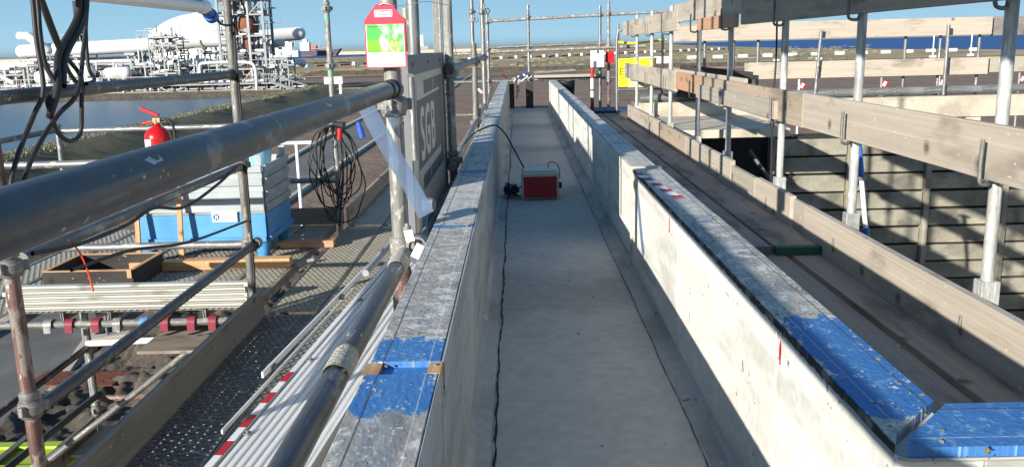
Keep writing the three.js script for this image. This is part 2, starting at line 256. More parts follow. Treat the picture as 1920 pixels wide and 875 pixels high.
  for (let i = 0; i < 520; i++) {
    const left = i % 2, z = -1.05 - Math.pow(rnd(), 1.6) * 4.5, floor = i % 9 === 0;
    o.position.set(floor ? rr(-0.1, 0.46) : left ? rr(-0.265, -0.145) : rr(0.51, 0.62), floor ? 0.602 : left ? 1.0635 : 1.0615, floor ? rr(-2, -7) : z);
    if (!left && !floor && z < -3.8) o.position.y = 1.0535;
    const s = 0.001 + Math.pow(rnd(), 4) * 0.0036; o.scale.set(s * rr(0.7, 1.6), s * rr(0.4, 0.8), s * rr(0.7, 1.6)); o.rotation.set(rr(0, 6), rr(0, 6), 0); o.updateMatrix(); cr2.setMatrixAt(i, o.matrix);
  }
  cr2.name = 'mortar_crumbs'; cr2.userData.kind = 'stuff'; cr2.castShadow = cr2.receiveShadow = true; chan.add(cr2);
  // supports under the channel
  for (let i = 0; i < 7; i++) part('support_beam', bx(-0.33, 0.7, 0.18, 0.298, 0.4 - i * 2.4, 0.25 - i * 2.4, 'x'), M.timber, chan);
}

// ---------------------------------------------------------------- scaffold parts
const cupProf = [[0.0245, -0.028], [0.034, -0.028], [0.041, -0.006], [0.041, 0.012], [0.036, 0.026], [0.0245, 0.03]];
const cup = (x, y, z, k = 1) => { const g = [lathe(cupProf.map(([r, h]) => [r * k, h * k]), V(x, y, z))]; for (const a of [0.5, 2.6, 4.6]) g.push(rot(bx(x + 0.03, x + 0.056, y - 0.012, y + 0.022, z - 0.009, z + 0.009, 'y', 0.003), [x, y, z], UP, a)); g.push(lathe([[0.0246, 0.034], [0.031, 0.036], [0.033, 0.056], [0.0246, 0.062]], V(x, y, z), UP, 12)); return g; };
function coupler(c, along = 'z') { // swivel coupler: two clasped shells and two bolts
  const g = [];
  const d = along === 'z' ? V(0, 0, 1) : V(1, 0, 0);
  g.push(lathe([[0.025, -0.028], [0.033, -0.028], [0.034, 0.028], [0.025, 0.028]], V(...c)));
  const c2 = V(...c).add(along === 'z' ? V(0.052, 0, 0) : V(0, 0, 0.052));
  g.push(lathe([[0.025, -0.028], [0.033, -0.028], [0.034, 0.028], [0.025, 0.028]], c2, d));
  const q = c2.clone().lerp(V(...c), 0.5); g.push(bx(q.x - 0.02, q.x + 0.02, q.y - 0.02, q.y + 0.02, q.z - 0.02, q.z + 0.02, 'y', 0.004));
  g.push(tube(V(q.x, q.y + 0.02, q.z + 0.035), V(q.x, q.y + 0.075, q.z + 0.035), 0.007, 8), tube(V(q.x, q.y + 0.05, q.z + 0.035), V(q.x, q.y + 0.066, q.z + 0.035), 0.013, 6));
  return g.map((x) => (x.index ? x.toNonIndexed() : x));
}
function post(x, z, y0, y1, label, o = {}) {
  const t = thing(o.name || 'scaffold_post', label, 'scaffold post', [x, y0, z], o.group);
  part('tube', tube([x, y0, z], [x + (o.lean || 0), y1, z], o.r || 0.02415, 18), o.mat || M.galv, t);
  for (const y of o.cups || []) part('cup', cup(x + (o.lean || 0) * (y - y0) / (y1 - y0), y, z), o.cupMat || o.mat || M.galv, t);
  for (const y of o.clamps || []) part('coupler', coupler([x, y, z]), o.clampMat || M.galvMortar, t);
  return t;
}
function rail(a, b, label, o = {}) {
  const t = thing(o.name || 'guard_rail', label, o.cat || 'scaffold rail', a, o.group);
  part('tube', tube(a, b, o.r || 0.02415, o.seg || 20), o.mat || M.galv, t);
  for (const k of o.bands || []) part('wire_tie', (() => { const p = V(...a).lerp(V(...b), k); return lathe([[0.0243, -0.004], [0.0275, -0.003], [0.0275, 0.003], [0.0243, 0.004]], p, V(...b).sub(V(...a)).normalize()); })(), M.black, t);
  for (const k of o.ends || []) part('end_fitting', (() => { const p = V(...a).lerp(V(...b), k); return lathe([[0.0245, -0.05], [0.03, -0.045], [0.032, 0.03], [0.0245, 0.05]], p, V(...b).sub(V(...a)).normalize()); })(), o.mat || M.galv, t);
  return t;
}
const X1 = -0.365, X2 = -1.68, G = -2.9;
// left row beside the channel
post(X1, -2.61, G, 3.4, 'thick mortar-spattered scaffold post in front of the lettered panel, carrying the tag', { cups: [1.93, 1.435, 0.6], clamps: [1.015], mat: M.galvMortar, cupMat: M.galvMortar });
post(-0.452, -3.97, 0.2, 3.5, 'bright bare scaffold post rising just behind the red tag', { cups: [2.2], mat: M.galv, r: 0.028 });
post(X1, -4.86, G, 3.6, 'scaffold post at the far edge of the lettered panel', { cups: [1.46, 0.98, 1.95], clamps: [0.72], mat: M.galvMortar });
post(X1, -7.7, G, 1.63, 'short scaffold post ending just above the left rail', { cups: [1.47, 0.95], mat: M.galvDull });
post(-0.58, -12.0, G, 2.24, 'thin scaffold post at the left corner of the far end, with a clear top end', { cups: [2.05, 1.5], clamps: [1.95] });
post(X1, -9.9, G, 3.6, 'tall scaffold post at the far end of the left rail, running out of the picture', { cups: [1.97, 1.48], clamps: [1.98] });
post(-0.46, -14.6, G, 2.12, 'scaffold post at the left end of the far cross rails', { cups: [1.98, 1.55, 1.05], clamps: [2.0] });
{ const t = thing('panel_stanchion', 'flat pale bar standing above the far half of the lettered panel', 'flat bar', [-0.45, 0.8, -5.18]); part('bar', bx(-0.475, -0.43, 0.8, 3.2, -5.17, -5.18, 'y', 0.003), M.galv, t); part('bar_edge', bx(-0.4285, -0.42, 0.8, 3.2, -5.16, -5.195, 'y'), M.steelDark, t); }
rail([X1, 1.487, 1.5], [X1, 1.487, -2.66], 'thick dark guard rail crossing the whole left foreground', { mat: M.galv2, seg: 32, bands: [0.955, 0.978, 0.982] });
rail([X1 + 0.01, 1.02, 1.0], [X1 + 0.01, 0.985, -2.72], 'mortar-spattered middle rail in the left foreground beside the channel', { mat: M.galv2, seg: 28 });
{ const mr = scene.children.at(-1); part('mortar_sleeve', lathe([[0.0246, -0.06], [0.0262, -0.05], [0.0268, 0.02], [0.026, 0.055], [0.0246, 0.06]], V(X1 + 0.01, 1.0, -1.62), V(0, 0, 1)), M.mortar, mr); part('mortar_sleeve', lathe([[0.0246, -0.1], [0.029, -0.06], [0.03, 0.05], [0.0246, 0.09]], V(X1 + 0.01, 0.99, -2.5), V(0, 0, 1)), M.mortar, mr); }
rail([X1, 1.485, -4.8], [X1, 1.485, -9.95], 'dark guard rail beyond the lettered panel, left of the channel', { mat: M.galv2, ends: [0.01, 0.99] });
rail([X1, 0.96, -4.8], [X1, 0.96, -9.9], 'pale lower rail beyond the lettered panel, upper one of the low pair', { mat: M.galv, ends: [0.01] });
rail([X1 + 0.03, 0.86, -4.7], [X1 + 0.02, 0.9, -9.3], 'pale lower rail beyond the lettered panel, lower one of the low pair', { mat: M.galvMortar });
rail([X1 - 0.1, 0.5, -9.95], [X1 + 0.03, 1.1, -7.7], 'short scaffold brace between the far left posts', { r: 0.02, mat: M.galvDull });
// left row L2
post(X2 + 0.01, -2.78, G, 3.4, 'red-brown scaffold post at the left edge of the picture', { cups: [1.47, 0.93, 0.44], mat: M.rustTube, cupMat: M.galvDull });
post(X2, -5.28, G, 3.6, 'scaffold post with black cables tied to it, left of the blue bin front', { cups: [1.47, 0.93, 0.44], clamps: [0.45], mat: M.galvDull });
{ const t = post(X2, -8.05, -0.4, 3.6, 'scaffold post with green paint bands, carrying the coil of black cable', { cups: [1.96, 1.46, 0.9], mat: M.galvMortar });
  part('paint_band', [tube([X2, 1.86, -8.05], [X2, 1.91, -8.05], 0.0252), tube([X2, 1.38, -8.05], [X2, 1.43, -8.05], 0.0252)], std({ color: 0x6f9c86, roughness: 0.7 }), t); }
rail([X2, 1.475, 0.5], [X2, 1.475, -5.3], 'dark guard rail across the left with cables hung over it', { mat: M.galv2, ends: [0.995] });
rail([X2 - 0.02, 0.93, -2.9], [X2, 0.93, -5.28], 'middle rail seen just under the thick foreground rail at far left', { mat: M.galvDull });
rail([X2 + 0.03, 0.435, -2.8], [X2 + 0.03, 0.44, -5.3], 'sloping-looking low rail above the wooden toe board at lower left', { mat: M.galv2, ends: [0.99] });
// platform rails across
rail([-4.3, 0.94, -5.45], [X2, 0.95, -5.42], 'pale cross rail at left behind the hanging cables, near the platform edge', { mat: M.galv });
rail([-3.1, 0.415, -5.42], [X2, 0.42, -5.4], 'pale low cross rail passing in front of the blue bin', { mat: M.galv });
rail([-4.2, 0.94, -8.0], [X2, 0.955, -8.0], 'cross rail behind the fire extinguisher at the back of the platform', { mat: M.galv });
rail([-4.2, 0.44, -8.0], [X2, 0.43, -8.02], 'low cross rail right of the blue bin at the back of the platform', { mat: M.galv });
rail([-4.2, 0.95, -8.0], [-4.4, 0.9, -5.4], 'dark side rail at the far left of the platform', { mat: M.galvDull });
post(-4.19, -8.0, G, 0.98, 'short scaffold post at the far left corner of the platform', { cups: [0.94, 0.44] });
// walkway and platform planks of perforated steel
const rimG = new THREE.TorusGeometry(0.0105, 0.0032, 3, 7); rimG.rotateX(Math.PI / 2); rimG.scale(1.25, 1, 0.8);
const o3 = new THREE.Object3D();
function steelPlank(xc, z0, z1, w, label, o = {}) {
  const t = thing('deck_plank', label, 'steel plank', [xc, 0, z0], o.group), L = z0 - z1;
  const top = new THREE.PlaneGeometry(w - 0.012, L - 0.01); top.rotateX(-Math.PI / 2); top.translate(xc, -0.003, (z0 + z1) / 2);
  part('plate', mUV(top, 'z', 0, 0), o.mat || M.perf, t);
  part('side_lip', [bx(xc - w / 2 + 0.001, xc - w / 2 + 0.007, -0.06, 0.002, z0, z1), bx(xc + w / 2 - 0.007, xc + w / 2 - 0.001, -0.06, 0.002, z0, z1)], M.galvDull, t);
  if (o.rims) { const nx = Math.floor((w - 0.04) / 0.04), nz = Math.min(o.rims, Math.floor(L / 0.04)), im = new THREE.InstancedMesh(rimG, o.rimMat || M.rim, nx * nz); let k = 0;
    for (let j = 0; j < nz; j++) for (let i = 0; i < nx; i++) { o3.position.set(-w / 2 + 0.04 + i * 0.04 + (j % 2 ? 0.02 : 0) - 0.01, -0.001, -0.03 - j * 0.04); o3.rotation.set(0, 0, 0); o3.scale.set(1, 1, 1); o3.updateMatrix(); im.setMatrixAt(k++, o3.matrix); }
    im.name = 'grip_dimples'; im.userData.kind = 'stuff'; im.receiveShadow = im.castShadow = true; t.add(im); }
  if (o.hooks) o.hooks.forEach((m, i) => { const hx = xc + (i ? 0.085 : -0.085), s = new THREE.Shape(); s.absarc(0, 0, 0.041, -0.5, Math.PI + 0.1, false); s.absarc(0, 0, 0.029, Math.PI + 0.1, -0.5, true);
    const g = new THREE.ExtrudeGeometry(s, { depth: 0.05, bevelEnabled: false }); g.rotateY(Math.PI / 2); g.translate(hx - 0.025, -0.07, z0 + 0.03);
    part('hook', [mUV(g, 'x'), bx(hx - 0.025, hx + 0.025, -0.115, -0.06, z0 + 0.06, z0 + 0.071, 'y', 0.003)], m, t); });
  return t;
}
const bays = [[1.0, -2.62, 'nearest'], [-2.66, -5.26, 'nearest bay'], [-5.3, -8.0, 'middle bay'], [-8.06, -11.6, 'farthest bay']], rowsL = ['along the toe board', 'second from the toe board', 'second from the channel', 'next to the channel'];
bays.forEach(([z0, z1, bn], b) => rowsL.forEach((rn, r) => { if (b > 0) steelPlank(-1.445 + r * 0.325, z0, z1, 0.32, 'perforated steel plank of left walkway, ' + rn + ', ' + bn, { group: 'steel planks of the left walkway', rims: b < 3 ? 64 : 0, mat: b === 2 ? M.perfYellow : b === 1 && r < 2 ? M.perfShade : M.perf, rimMat: b === 1 && r < 2 ? M.rimShade : M.rim }); }));
const hb = std({ color: 0x7c93ac, roughness: 0.6 }), hw = M.galv, hr = M.redPaint, hbb = std({ color: 0x4f7fb5, roughness: 0.6 });
[[hb, hw], [hr, hr], [hw, hbb], [hr, hr], [hr, hr]].forEach((hk, i) => {
  const xc = -3.1 + i * 0.305, ord = ['farthest left', 'second from the left', 'third from the left', 'fourth from the left', 'rightmost'][i];
  steelPlank(xc, -5.38, -8.1, 0.3, 'steel plank of the bin platform, ' + ord + ' of those hooked over the tube', { group: 'steel planks of the bin platform', rims: 66, hooks: hk, mat: i > 2 ? M.perfYellow : M.perf });
});
[0, 1, 2, 3].forEach((i) => steelPlank(-3.41 - i * 0.305, -5.38, -8.1, 0.3, 'perforated steel plank at the platform left side, ' + ['first', 'second', 'third', 'fourth'][i] + ' beyond the hooked ones', { group: 'steel planks of the bin platform', rims: 66 }));
rail([-4.3, -0.07, -5.35], [X2 + 0.02, -0.065, -5.35], 'cross tube under the platform with coloured plank hooks over it', { mat: M.galvDull, name: 'cross_tube', cat: 'scaffold tube' });
// wooden toe boards of the left walkway
function board(x0, x1, y0, y1, z0, z1, label, mat, o = {}) { const b = solo(o.name || 'guard_board', bx(x0, x1, y0, y1, z0, z1, o.grain || 'z', 0.004), mat, label, o.cat || 'wooden board', o.group); return b; }
board(-1.635, -1.6, -0.02, 0.165, 0.6, -5.24, 'weathered grey toe board along the left walkway, in the foreground', M.greyBoard, { name: 'toe_board' });
board(-1.63, -1.6, -0.01, 0.155, -8.1, -11.9, 'weathered toe board of the left walkway beyond the coil of cable', M.board2, { name: 'toe_board' });
board(-2.3, -1.66, 0.0, 0.16, -8.1, -8.13, 'dark toe board across the back of the platform beside the bin', M.greyBoard, { name: 'toe_board', grain: 'x' });
board(-0.43, -0.4, 0, 0.16, -5.2, -11.6, 'narrow toe board along the channel side of the left walkway', M.greyBoard, { name: 'toe_board' });
// ---------------------------------------------------------------- things on the left walkway and platform
{ // white ribbed aluminium plank
  const t = thing('aluminium_ramp', 'long white ribbed aluminium plank with red and white edge tape on the left walkway', 'aluminium plank', [-1.0, 0.06, -4.8]);
  const A = V(-1.2, 0, -2.4), B = V(-0.92, 0, -6.5), dir = B.clone().sub(A), ang = Math.atan2(-dir.x, -dir.z), L = dir.length();
  const put = (g) => { g.rotateY(ang); g.translate(A.x, 0, A.z); return g; };
  part('plate', put(bx(0.0, 0.35, 0.07, 0.085, 0, -L)), M.alu, t);
  for (let i = 0; i < 10; i++) part('rib', put(bx(0.008 + i * 0.0345, 0.03 + i * 0.0345, 0.085, 0.095, 0, -L, 'z', 0.003)), M.alu, t);
  part('side_rail', put(bx(-0.034, -0.004, 0.04, 0.0995, 0, -L, 'z', 0.003)), M.alu, t);
  part('side_rail', put(bx(0.353, 0.37, 0.04, 0.105, 0, -L, 'z', 0.004)), M.alu, t);
  for (let i = 0; i < 9; i++) part('tape_piece', put(bx(-0.034, -0.004, 0.1, 0.1035, -0.45 - i * 0.125, -0.45 - i * 0.125 - 0.122)), i % 2 ? M.white : M.red, t);
  for (const z of [0.9, 1.75, 2.8]) { const g = new THREE.TorusGeometry(0.014, 0.004, 6, 12); g.rotateX(Math.PI / 2); g.translate(0.02, 0.1, -z); part('eye_bolt', [put(g.toNonIndexed()), put(tube([0.02, 0.09, -z], [0.02, 0.112, -z], 0.006, 8))], M.galv, t); }
}
{ const t = thing('folded_handrail', 'pair of thin white aluminium rails lying beside the ribbed plank on its left', 'handrail', [-1.1, 0.15, -4.7]);
  part('bar', rot(bx(-1.235, -1.222, 0.1, 0.13, -3.9, -6.7, 'z', 0.004), [-1.23, 0.15, -3.9], UP, -0.075), M.alu, t);
  part('bar', rot(bx(-1.265, -1.256, 0.05, 0.07, -3.4, -5.6, 'z', 0.003), [-1.26, 0.1, -3.4], UP, -0.07), M.alu, t);
  part('hinge', bx(-1.24, -1.2, 0.1, 0.12, -4.0, -4.05), M.steelDark, t); part('hinge', bx(-1.15, -1.1, 0.1, 0.12, -5.2, -5.26), M.steelDark, t);
  part('grip', tube([-0.97, 0.24, -5.3], [-0.9, 0.27, -6.1], 0.022, 12), M.steelGrey, t); }
{ // plank stack at the platform edge
  for (let i = 0; i < 5; i++) { const y = -0.002 + 0.004 + i * 0.034, dx = rr(-0.02, 0.03); const t = thing('spare_plank', 'pale aluminium plank at the platform edge, ' + ['lowest', 'second lowest', 'middle one', 'second highest', 'topmost'][i] + ' of its stack of five', 'spare plank', [-2.5, y, -5.55], 'stacked spare planks');
    part('plank_body', bx(-3.32 + dx, -1.76 + dx * 0.5, y, y + 0.03, -5.41 + rr(-0.004, 0.004), -5.47, 'x', 0.005), M.aluOld, t);
    part('groove', bx(-3.3 + dx, -1.78, y + 0.012, y + 0.017, -5.401, -5.41, 'x'), M.steelDark, t); } }
{ const t = thing('timber_crate', 'low open black plywood crate with pale rim on the platform', 'crate', [-3.05, 0, -6.15]);
  const a = [[-3.33, -2.7, -5.9, -5.92], [-3.33, -2.7, -6.42, -6.44]]; for (const [x0, x1, z0, z1] of a) { part('side_panel', bx(x0, x1, 0.004, 0.14, z0, z1, 'x'), M.blackPly, t); part('rim', bx(x0, x1, 0.1405, 0.146, z0 + 0.002, z1 - 0.006, 'x'), M.timber, t); }
  for (const x of [-3.33, -2.72]) { part('side_panel', bx(x, x + 0.02, 0.004, 0.139, -5.9225, -6.4195), M.blackPly, t); part('rim', bx(x - 0.003, x + 0.025, 0.1405, 0.147, -5.93, -6.41), M.timber, t); }
  part('corner_block', [bx(-2.735, -2.705, 0.09, 0.15, -5.89, -5.899)], M.timber, t); }
solo('timber_beam', rot(bx(-2.95, -1.75, 0.004, 0.075, -6.42, -6.53, 'x', 0.004), [-2.3, 0, -6.5], UP, 0.04), M.timber, 'long orange-brown timber beam under the front of the blue bin', 'timber beam');
solo('timber_beam', bx(-2.0, -1.55, 0.004, 0.06, -7.1, -7.2, 'x', 0.004), M.orangeWood, 'short timber beam under the rear right foot of the bin', 'timber beam');
{ // steel stillage bin, pale top, blue lower half
  const t = thing('steel_bin', 'steel storage bin, pale grey above and blue below, standing on the platform', 'storage bin', [-2.47, 0.075, -7.0]);
  const blue = std({ map: dtex(256, 256, 0.8, 0.8, (u, v) => mix([52, 122, 178], [92, 156, 200], fbm(u, v, 5, 5, 5, 171))), roughness: 0.55 }), pale = std({ map: dtex(256, 256, 0.8, 0.8, (u, v) => mix([134, 142, 144], [172, 178, 178], fbm(u, v, 4, 6, 5, 173))), roughness: 0.6 });
  const x0 = -2.97, x1 = -1.97, zf = -6.68, zb = -7.38;
  let front;
  const side = (axis, c, a0, a1, sg) => { // corrugated panel: ribs proud of a sheet
    const P = (y0, y1, d0, d1) => axis === 'z' ? bx(a0, a1, y0, y1, c + sg * d0, c + sg * d1, 'x', 0.004) : bx(c + sg * d0, c + sg * d1, y0, y1, a0, a1, 'z', 0.004);
    const low = part('panel', P(0.17, 0.38, 0, 0.012), blue, t); if (axis === 'z' && sg > 0) front = low; part('panel', P(0.382, 0.74, 0, 0.01), pale, t);
    for (const y of [0.4, 0.5, 0.6, 0.7]) part('rib', P(y, y + 0.055, 0.0102, 0.028), pale, t);
    part('rib', P(0.16, 0.2, 0.012, 0.03), blue, t); };
  side('z', zf, x0, x1, 1); side('x', x1, zf - 0.012, zb, 1); side('x', x0, zf - 0.012, zb, -1); side('z', zb, x0, x1, -1);
  part('bottom', bx(x0, x1, 0.16, 0.17, zf, zb, 'x'), blue, t); part('liner', bx(x0 + 0.02, x1 - 0.02, 0.171, 0.69, zf - 0.1, zb + 0.05, 'x'), pale, t);
  for (const [x, z] of [[x0, zf], [x1, zf], [x0, zb], [x1, zb]]) { const s = x < -2.4 ? 1 : -1; const g = new THREE.CylinderGeometry(0.075, 0.045, 0.17, 4); g.rotateY(Math.PI / 4); g.translate(x + s * 0.05, 0.085, z + (z > -7 ? -0.05 : 0.05)); part('foot', mUV(g.toNonIndexed(), 'y'), blue, t);
    part('corner_lug', [bx(x + (s > 0 ? 0 : -0.05), x + (s > 0 ? 0.05 : 0), 0.74, 0.83, z, z + (z > -7 ? -0.01 : 0.01), 'y', 0.003)], pale, t); }
  const cv = document.createElement('canvas'); cv.width = 256; cv.height = 96; const c = cv.getContext('2d'); c.fillStyle = '#e8ecec'; c.fillRect(0, 0, 256, 96); c.fillStyle = '#16366e'; c.beginPath(); c.arc(44, 48, 34, 0, 7); c.fill(); c.fillStyle = '#e8ecec'; c.fillRect(30, 26, 8, 44); c.fillRect(50, 26, 8, 44); c.fillRect(34, 44, 20, 8); c.fillStyle = '#333c48'; for (const [x, y, w] of [[92, 26, 38], [136, 26, 30], [172, 26, 48], [92, 50, 52], [150, 50, 22]]) for (let k = 0; k < w; k += 9) c.fillRect(x + k, y + (k % 2) * 2, 6, 13 - (k % 3) * 2);
  const tx = new THREE.CanvasTexture(cv); tx.colorSpace = THREE.SRGBColorSpace; const lg = new THREE.PlaneGeometry(0.19, 0.075); lg.translate(-2.28, 0.365, zf + 0.0315);
  part('label_backing', bx(-2.377, -2.183, 0.325, 0.405, zf + 0.011, zf + 0.0305, 'x'), M.white, front); part('label', lg, std({ map: tx, roughness: 0.5 }), front);
}
solo('bucket', [lathe([[0.0, 0.69], [0.1, 0.69], [0.12, 0.86], [0.126, 0.86], [0.126, 0.872], [0.113, 0.872], [0.1, 0.72], [0, 0.72]], V(-2.12, 0, -7.1))], std({ color: 0x8fbfd6, roughness: 0.5 }), 'pale blue bucket standing in the top of the steel bin', 'bucket');
for (const [x, h, s] of [[-2.93, 0.47, 'left'], [-2.6, 0.67, 'taller right']]) solo('timber_batten', rot(bx(x - 0.018, x + 0.018, 0.075, h + 0.05, -6.54, -6.56, 'y', 0.002), [x, 0.08, -6.55], V(1, 0, 0), -0.12), M.timber, s === 'left' ? 'short timber slat leaning on the front left corner of the bin' : 'taller timber slat leaning on the front of the blue bin', 'timber slat', 'timber slats');
{ // fire extinguisher hung on the cross rail
  const X = -2.2, Z = -5.36, t = thing('fire_extinguisher', 'red fire extinguisher hanging behind the thick rail at left', 'fire extinguisher', [X, 0.74, Z]);
  const cyl = part('cylinder', lathe([[0, 0.74], [0.07, 0.742], [0.078, 0.76], [0.078, 1.1], [0.074, 1.13], [0.05, 1.16], [0.025, 1.172], [0.02, 1.19], [0, 1.19]], V(X, 0, Z), UP, 28), std({ color: 0xb80f16, roughness: 0.28 }), t);
  const valve = part('valve', [tube([X, 1.17, Z], [X, 1.22, Z], 0.017, 12), bx(X - 0.02, X + 0.03, 1.195, 1.225, Z - 0.014, Z + 0.014, 'x', 0.004)], std({ color: 0x9a8f70, metalness: 0.7, roughness: 0.4 }), t);
  part('handle', [rot(bx(X - 0.1, X + 0.02, 1.235, 1.255, Z - 0.012, Z + 0.012, 'x', 0.005), [X, 1.24, Z], V(0, 0, 1), -0.42), rot(bx(X - 0.09, X + 0.0, 1.2, 1.214, Z - 0.011, Z + 0.011, 'x', 0.005), [X, 1.21, Z], V(0, 0, 1), 0.18)], std({ color: 0xc81a22, roughness: 0.35 }), valve);
  part('hose', cable([[X + 0.025, 1.21, Z], [X + 0.07, 1.215, Z], [X + 0.1, 1.17, Z], [X + 0.103, 1.05, Z], [X + 0.09, 0.85, Z]], 0.009, 30, 8), M.black, t);
  part('label', (() => { const g = new THREE.CylinderGeometry(0.0792, 0.0792, 0.1, 12, 1, true, -0.9, 0.7); g.translate(X, 1.05, Z); return g.toNonIndexed(); })(), M.white, cyl);
  part('label_print', (() => { const g = new THREE.CylinderGeometry(0.0797, 0.0797, 0.03, 8, 1, true, -0.8, 0.35); g.translate(X, 1.035, Z); return g.toNonIndexed(); })(), M.black, cyl);
}
{ // fluorescent site light
  const t = thing('site_light', 'long white fluorescent site light hung along the scaffold at upper left, with blue ends', 'site light', [X2, 1.83, -4.1]);
  part('lamp_body', tube([X2, 1.845, -3.3], [X2, 1.845, -4.86], 0.034, 20), std({ color: 0xd9dcdc, roughness: 0.35 }), t);
  part('reflector_strip', bx(X2 - 0.02, X2 + 0.03, 1.872, 1.888, -3.34, -4.8, 'z', 0.004), M.steelGrey, t);
  part('end_cap', tube([X2, 1.845, -4.8], [X2, 1.845, -4.9], 0.038, 18), M.white, t); part('end_cap', tube([X2, 1.845, -3.3], [X2, 1.845, -3.24], 0.038, 18), M.white, t);
  const bl = std({ color: 0x1c5fa6, roughness: 0.5 }); part('plug', [tube([X2, 1.835, -4.88], [X2, 1.805, -4.99], 0.032, 14), tube([X2, 1.81, -4.96], [X2, 1.795, -5.0], 0.038, 14)], bl, t); part('plug', tube([X2, 1.86, -3.2], [X2 - 0.02, 1.87, -3.3], 0.034, 14), bl, t);
}
{ // cables over the left rail
  const c = (pts, r, label) => solo('power_cable', cable(pts, r, 60, 8), M.black, label, 'cable', 'black cables hung over the left rail');
  const x = -1.63;
  c([[x, 1.9, -3.06], [x, 1.78, -3.06], [x, 1.66, -3.05], [x + 0.02, 1.48, -3.01], [x, 1.41, -2.97], [x, 1.22, -2.79], [x - 0.02, 1.0, -2.76]], 0.0085, 'leftmost black cable hanging from the top over the left rail, running straight down');
  c([[x, 1.9, -3.09], [x, 1.77, -3.09], [x, 1.68, -3.08], [x, 1.57, -3.09], [x + 0.02, 1.5, -3.1], [x, 1.45, -3.07], [x, 1.41, -3.08], [x, 1.34, -3.11], [x, 1.3, -3.19], [x, 1.32, -3.27], [x + 0.02, 1.44, -3.27], [x, 1.52, -3.33], [x, 1.62, -3.22], [x, 1.8, -3.12]], 0.0085, 'black cable making the long loop that dips below the left rail');
  c([[x, 1.92, -3.4], [x, 1.76, -3.37], [x, 1.6, -3.18], [x + 0.03, 1.49, -3.09], [x + 0.02, 1.42, -3.05], [x, 1.4, -3.07]], 0.013, 'thickest black cable slanting down left from the site light');
  c([[x + 0.01, 1.92, -3.42], [x + 0.015, 1.76, -3.39], [x + 0.01, 1.6, -3.21], [x + 0.035, 1.5, -3.12]], 0.013, 'second thick black cable alongside the thickest one');
  c([[x, 1.9, -3.49], [x, 1.64, -3.38], [x + 0.03, 1.46, -3.21], [x, 1.4, -3.13], [x, 1.23, -2.88], [x - 0.03, 1.02, -2.8]], 0.0085, 'black cable crossing the whole bundle and reaching lowest to the left');
  c([[x, 1.9, -3.43], [x, 1.76, -3.42], [x, 1.55, -3.4], [x + 0.01, 1.515, -3.41], [x + 0.03, 1.5, -3.3]], 0.0075, 'rightmost black cable of the bundle, turning back at the rail');
  c([[x, 1.9, -3.1], [x, 1.77, -3.12], [x, 1.63, -3.19], [x, 1.52, -3.27], [x + 0.02, 1.48, -3.3]], 0.008, 'black cable slanting down right through the bundle');
  c([[-1.66, 1.8, -4.99], [-1.655, 1.765, -5.04], [-1.65, 1.755, -5.19], [-1.65, 1.78, -5.31], [-1.65, 1.8, -5.34], [-1.645, 1.81, -5.27], [-1.645, 1.76, -5.2], [-1.65, 1.66, -5.25], [-1.655, 1.45, -5.25], [-1.65, 0.99, -5.25], [-1.655, 0.62, -5.25], [-1.65, 0.24, -5.25], [-1.66, 0.03, -5.2]], 0.007, 'thin black cable from the blue plug, looped at the post and running down it');
  c([[-1.66, 2.1, -5.37], [-1.66, 1.97, -5.42], [-1.66, 1.84, -5.56], [-1.65, 1.81, -5.35], [-1.64, 1.75, -5.25], [-1.64, 1.4, -5.24], [-1.64, 0.9, -5.24], [-1.645, 0.3, -5.24]], 0.007, 'thin black cable coming from above the cable post and down its right side');
  c([[-1.65, 0.95, -5.1], [-1.64, 0.9, -4.69], [-1.64, 0.87, -4.21], [-1.64, 0.93, -3.85], [-1.64, 0.91, -3.6], [-1.64, 0.92, -3.17], [-1.66, 0.95, -2.9]], 0.008, 'black cable sagging along the middle rail in front of the blue bin');
  c([[-1.66, 0.6, -5.22], [-1.64, 0.7, -4.17], [-1.64, 0.8, -3.58], [-1.64, 0.84, -3.1]], 0.007, 'straight thin black cable below the sagging one, across the bin');
  { const t = thing('cable_coil', 'big loose coil of black cable hanging on the green-banded post', 'cable coil', [-1.64, 0.5, -7.9]);
    for (let k = 0; k < 9; k++) { const pts = [], w = rr(0.08, 0.23), h = rr(0.28, 0.46), dx = rr(-0.05, 0.05), n = 14; for (let i = 0; i <= n; i++) { const a = i / n * 6.283 + 1.57; pts.push([-1.68 + dx * (1 - Math.sin(a)) + Math.cos(a) * w * rr(0.82, 1.1), 0.5 + Math.sin(a) * h * (Math.sin(a) < 0 ? rr(0.97, 1.02) : 1) + 0.44 - h, -7.97 + rr(-0.03, 0.09)]); } part('loop', cable(pts, 0.006, 60, 6), M.black, t); }
    part('strap', bx(-1.68, -1.58, 0.9, 0.96, -7.98, -8.1, 'y', 0.01), M.black, t); part('loose_end', cable([[-1.62, 0.9, -7.95], [-1.6, 0.5, -7.92], [-1.64, 0.2, -7.93], [-1.66, 0.02, -7.9]], 0.009, 30), M.black, t); }
  solo('cable_plug', [tube([-1.42, 0.82, -8.0], [-1.44, 0.92, -8.0], 0.03, 12), tube([-1.44, 0.92, -8.0], [-1.45, 0.96, -8.0], 0.022, 12)], std({ color: 0x2c56b0, roughness: 0.5 }), 'blue cable plug hanging beside the coil', 'plug');
  solo('cable_plug', [tube([-1.6, 0.82, -7.86], [-1.59, 0.92, -7.86], 0.022, 10)], M.red, 'red cable plug in the coil of black cable', 'plug');
  solo('red_string', cable([[-1.655, 0.93, -3.16], [-1.64, 0.88, -3.18], [-1.63, 0.8, -3.2], [-1.62, 0.73, -3.2]], 0.0035, 20, 5), std({ color: 0xd63a22, roughness: 0.8 }), 'orange-red string tied to the middle rail at lower left', 'string');
}
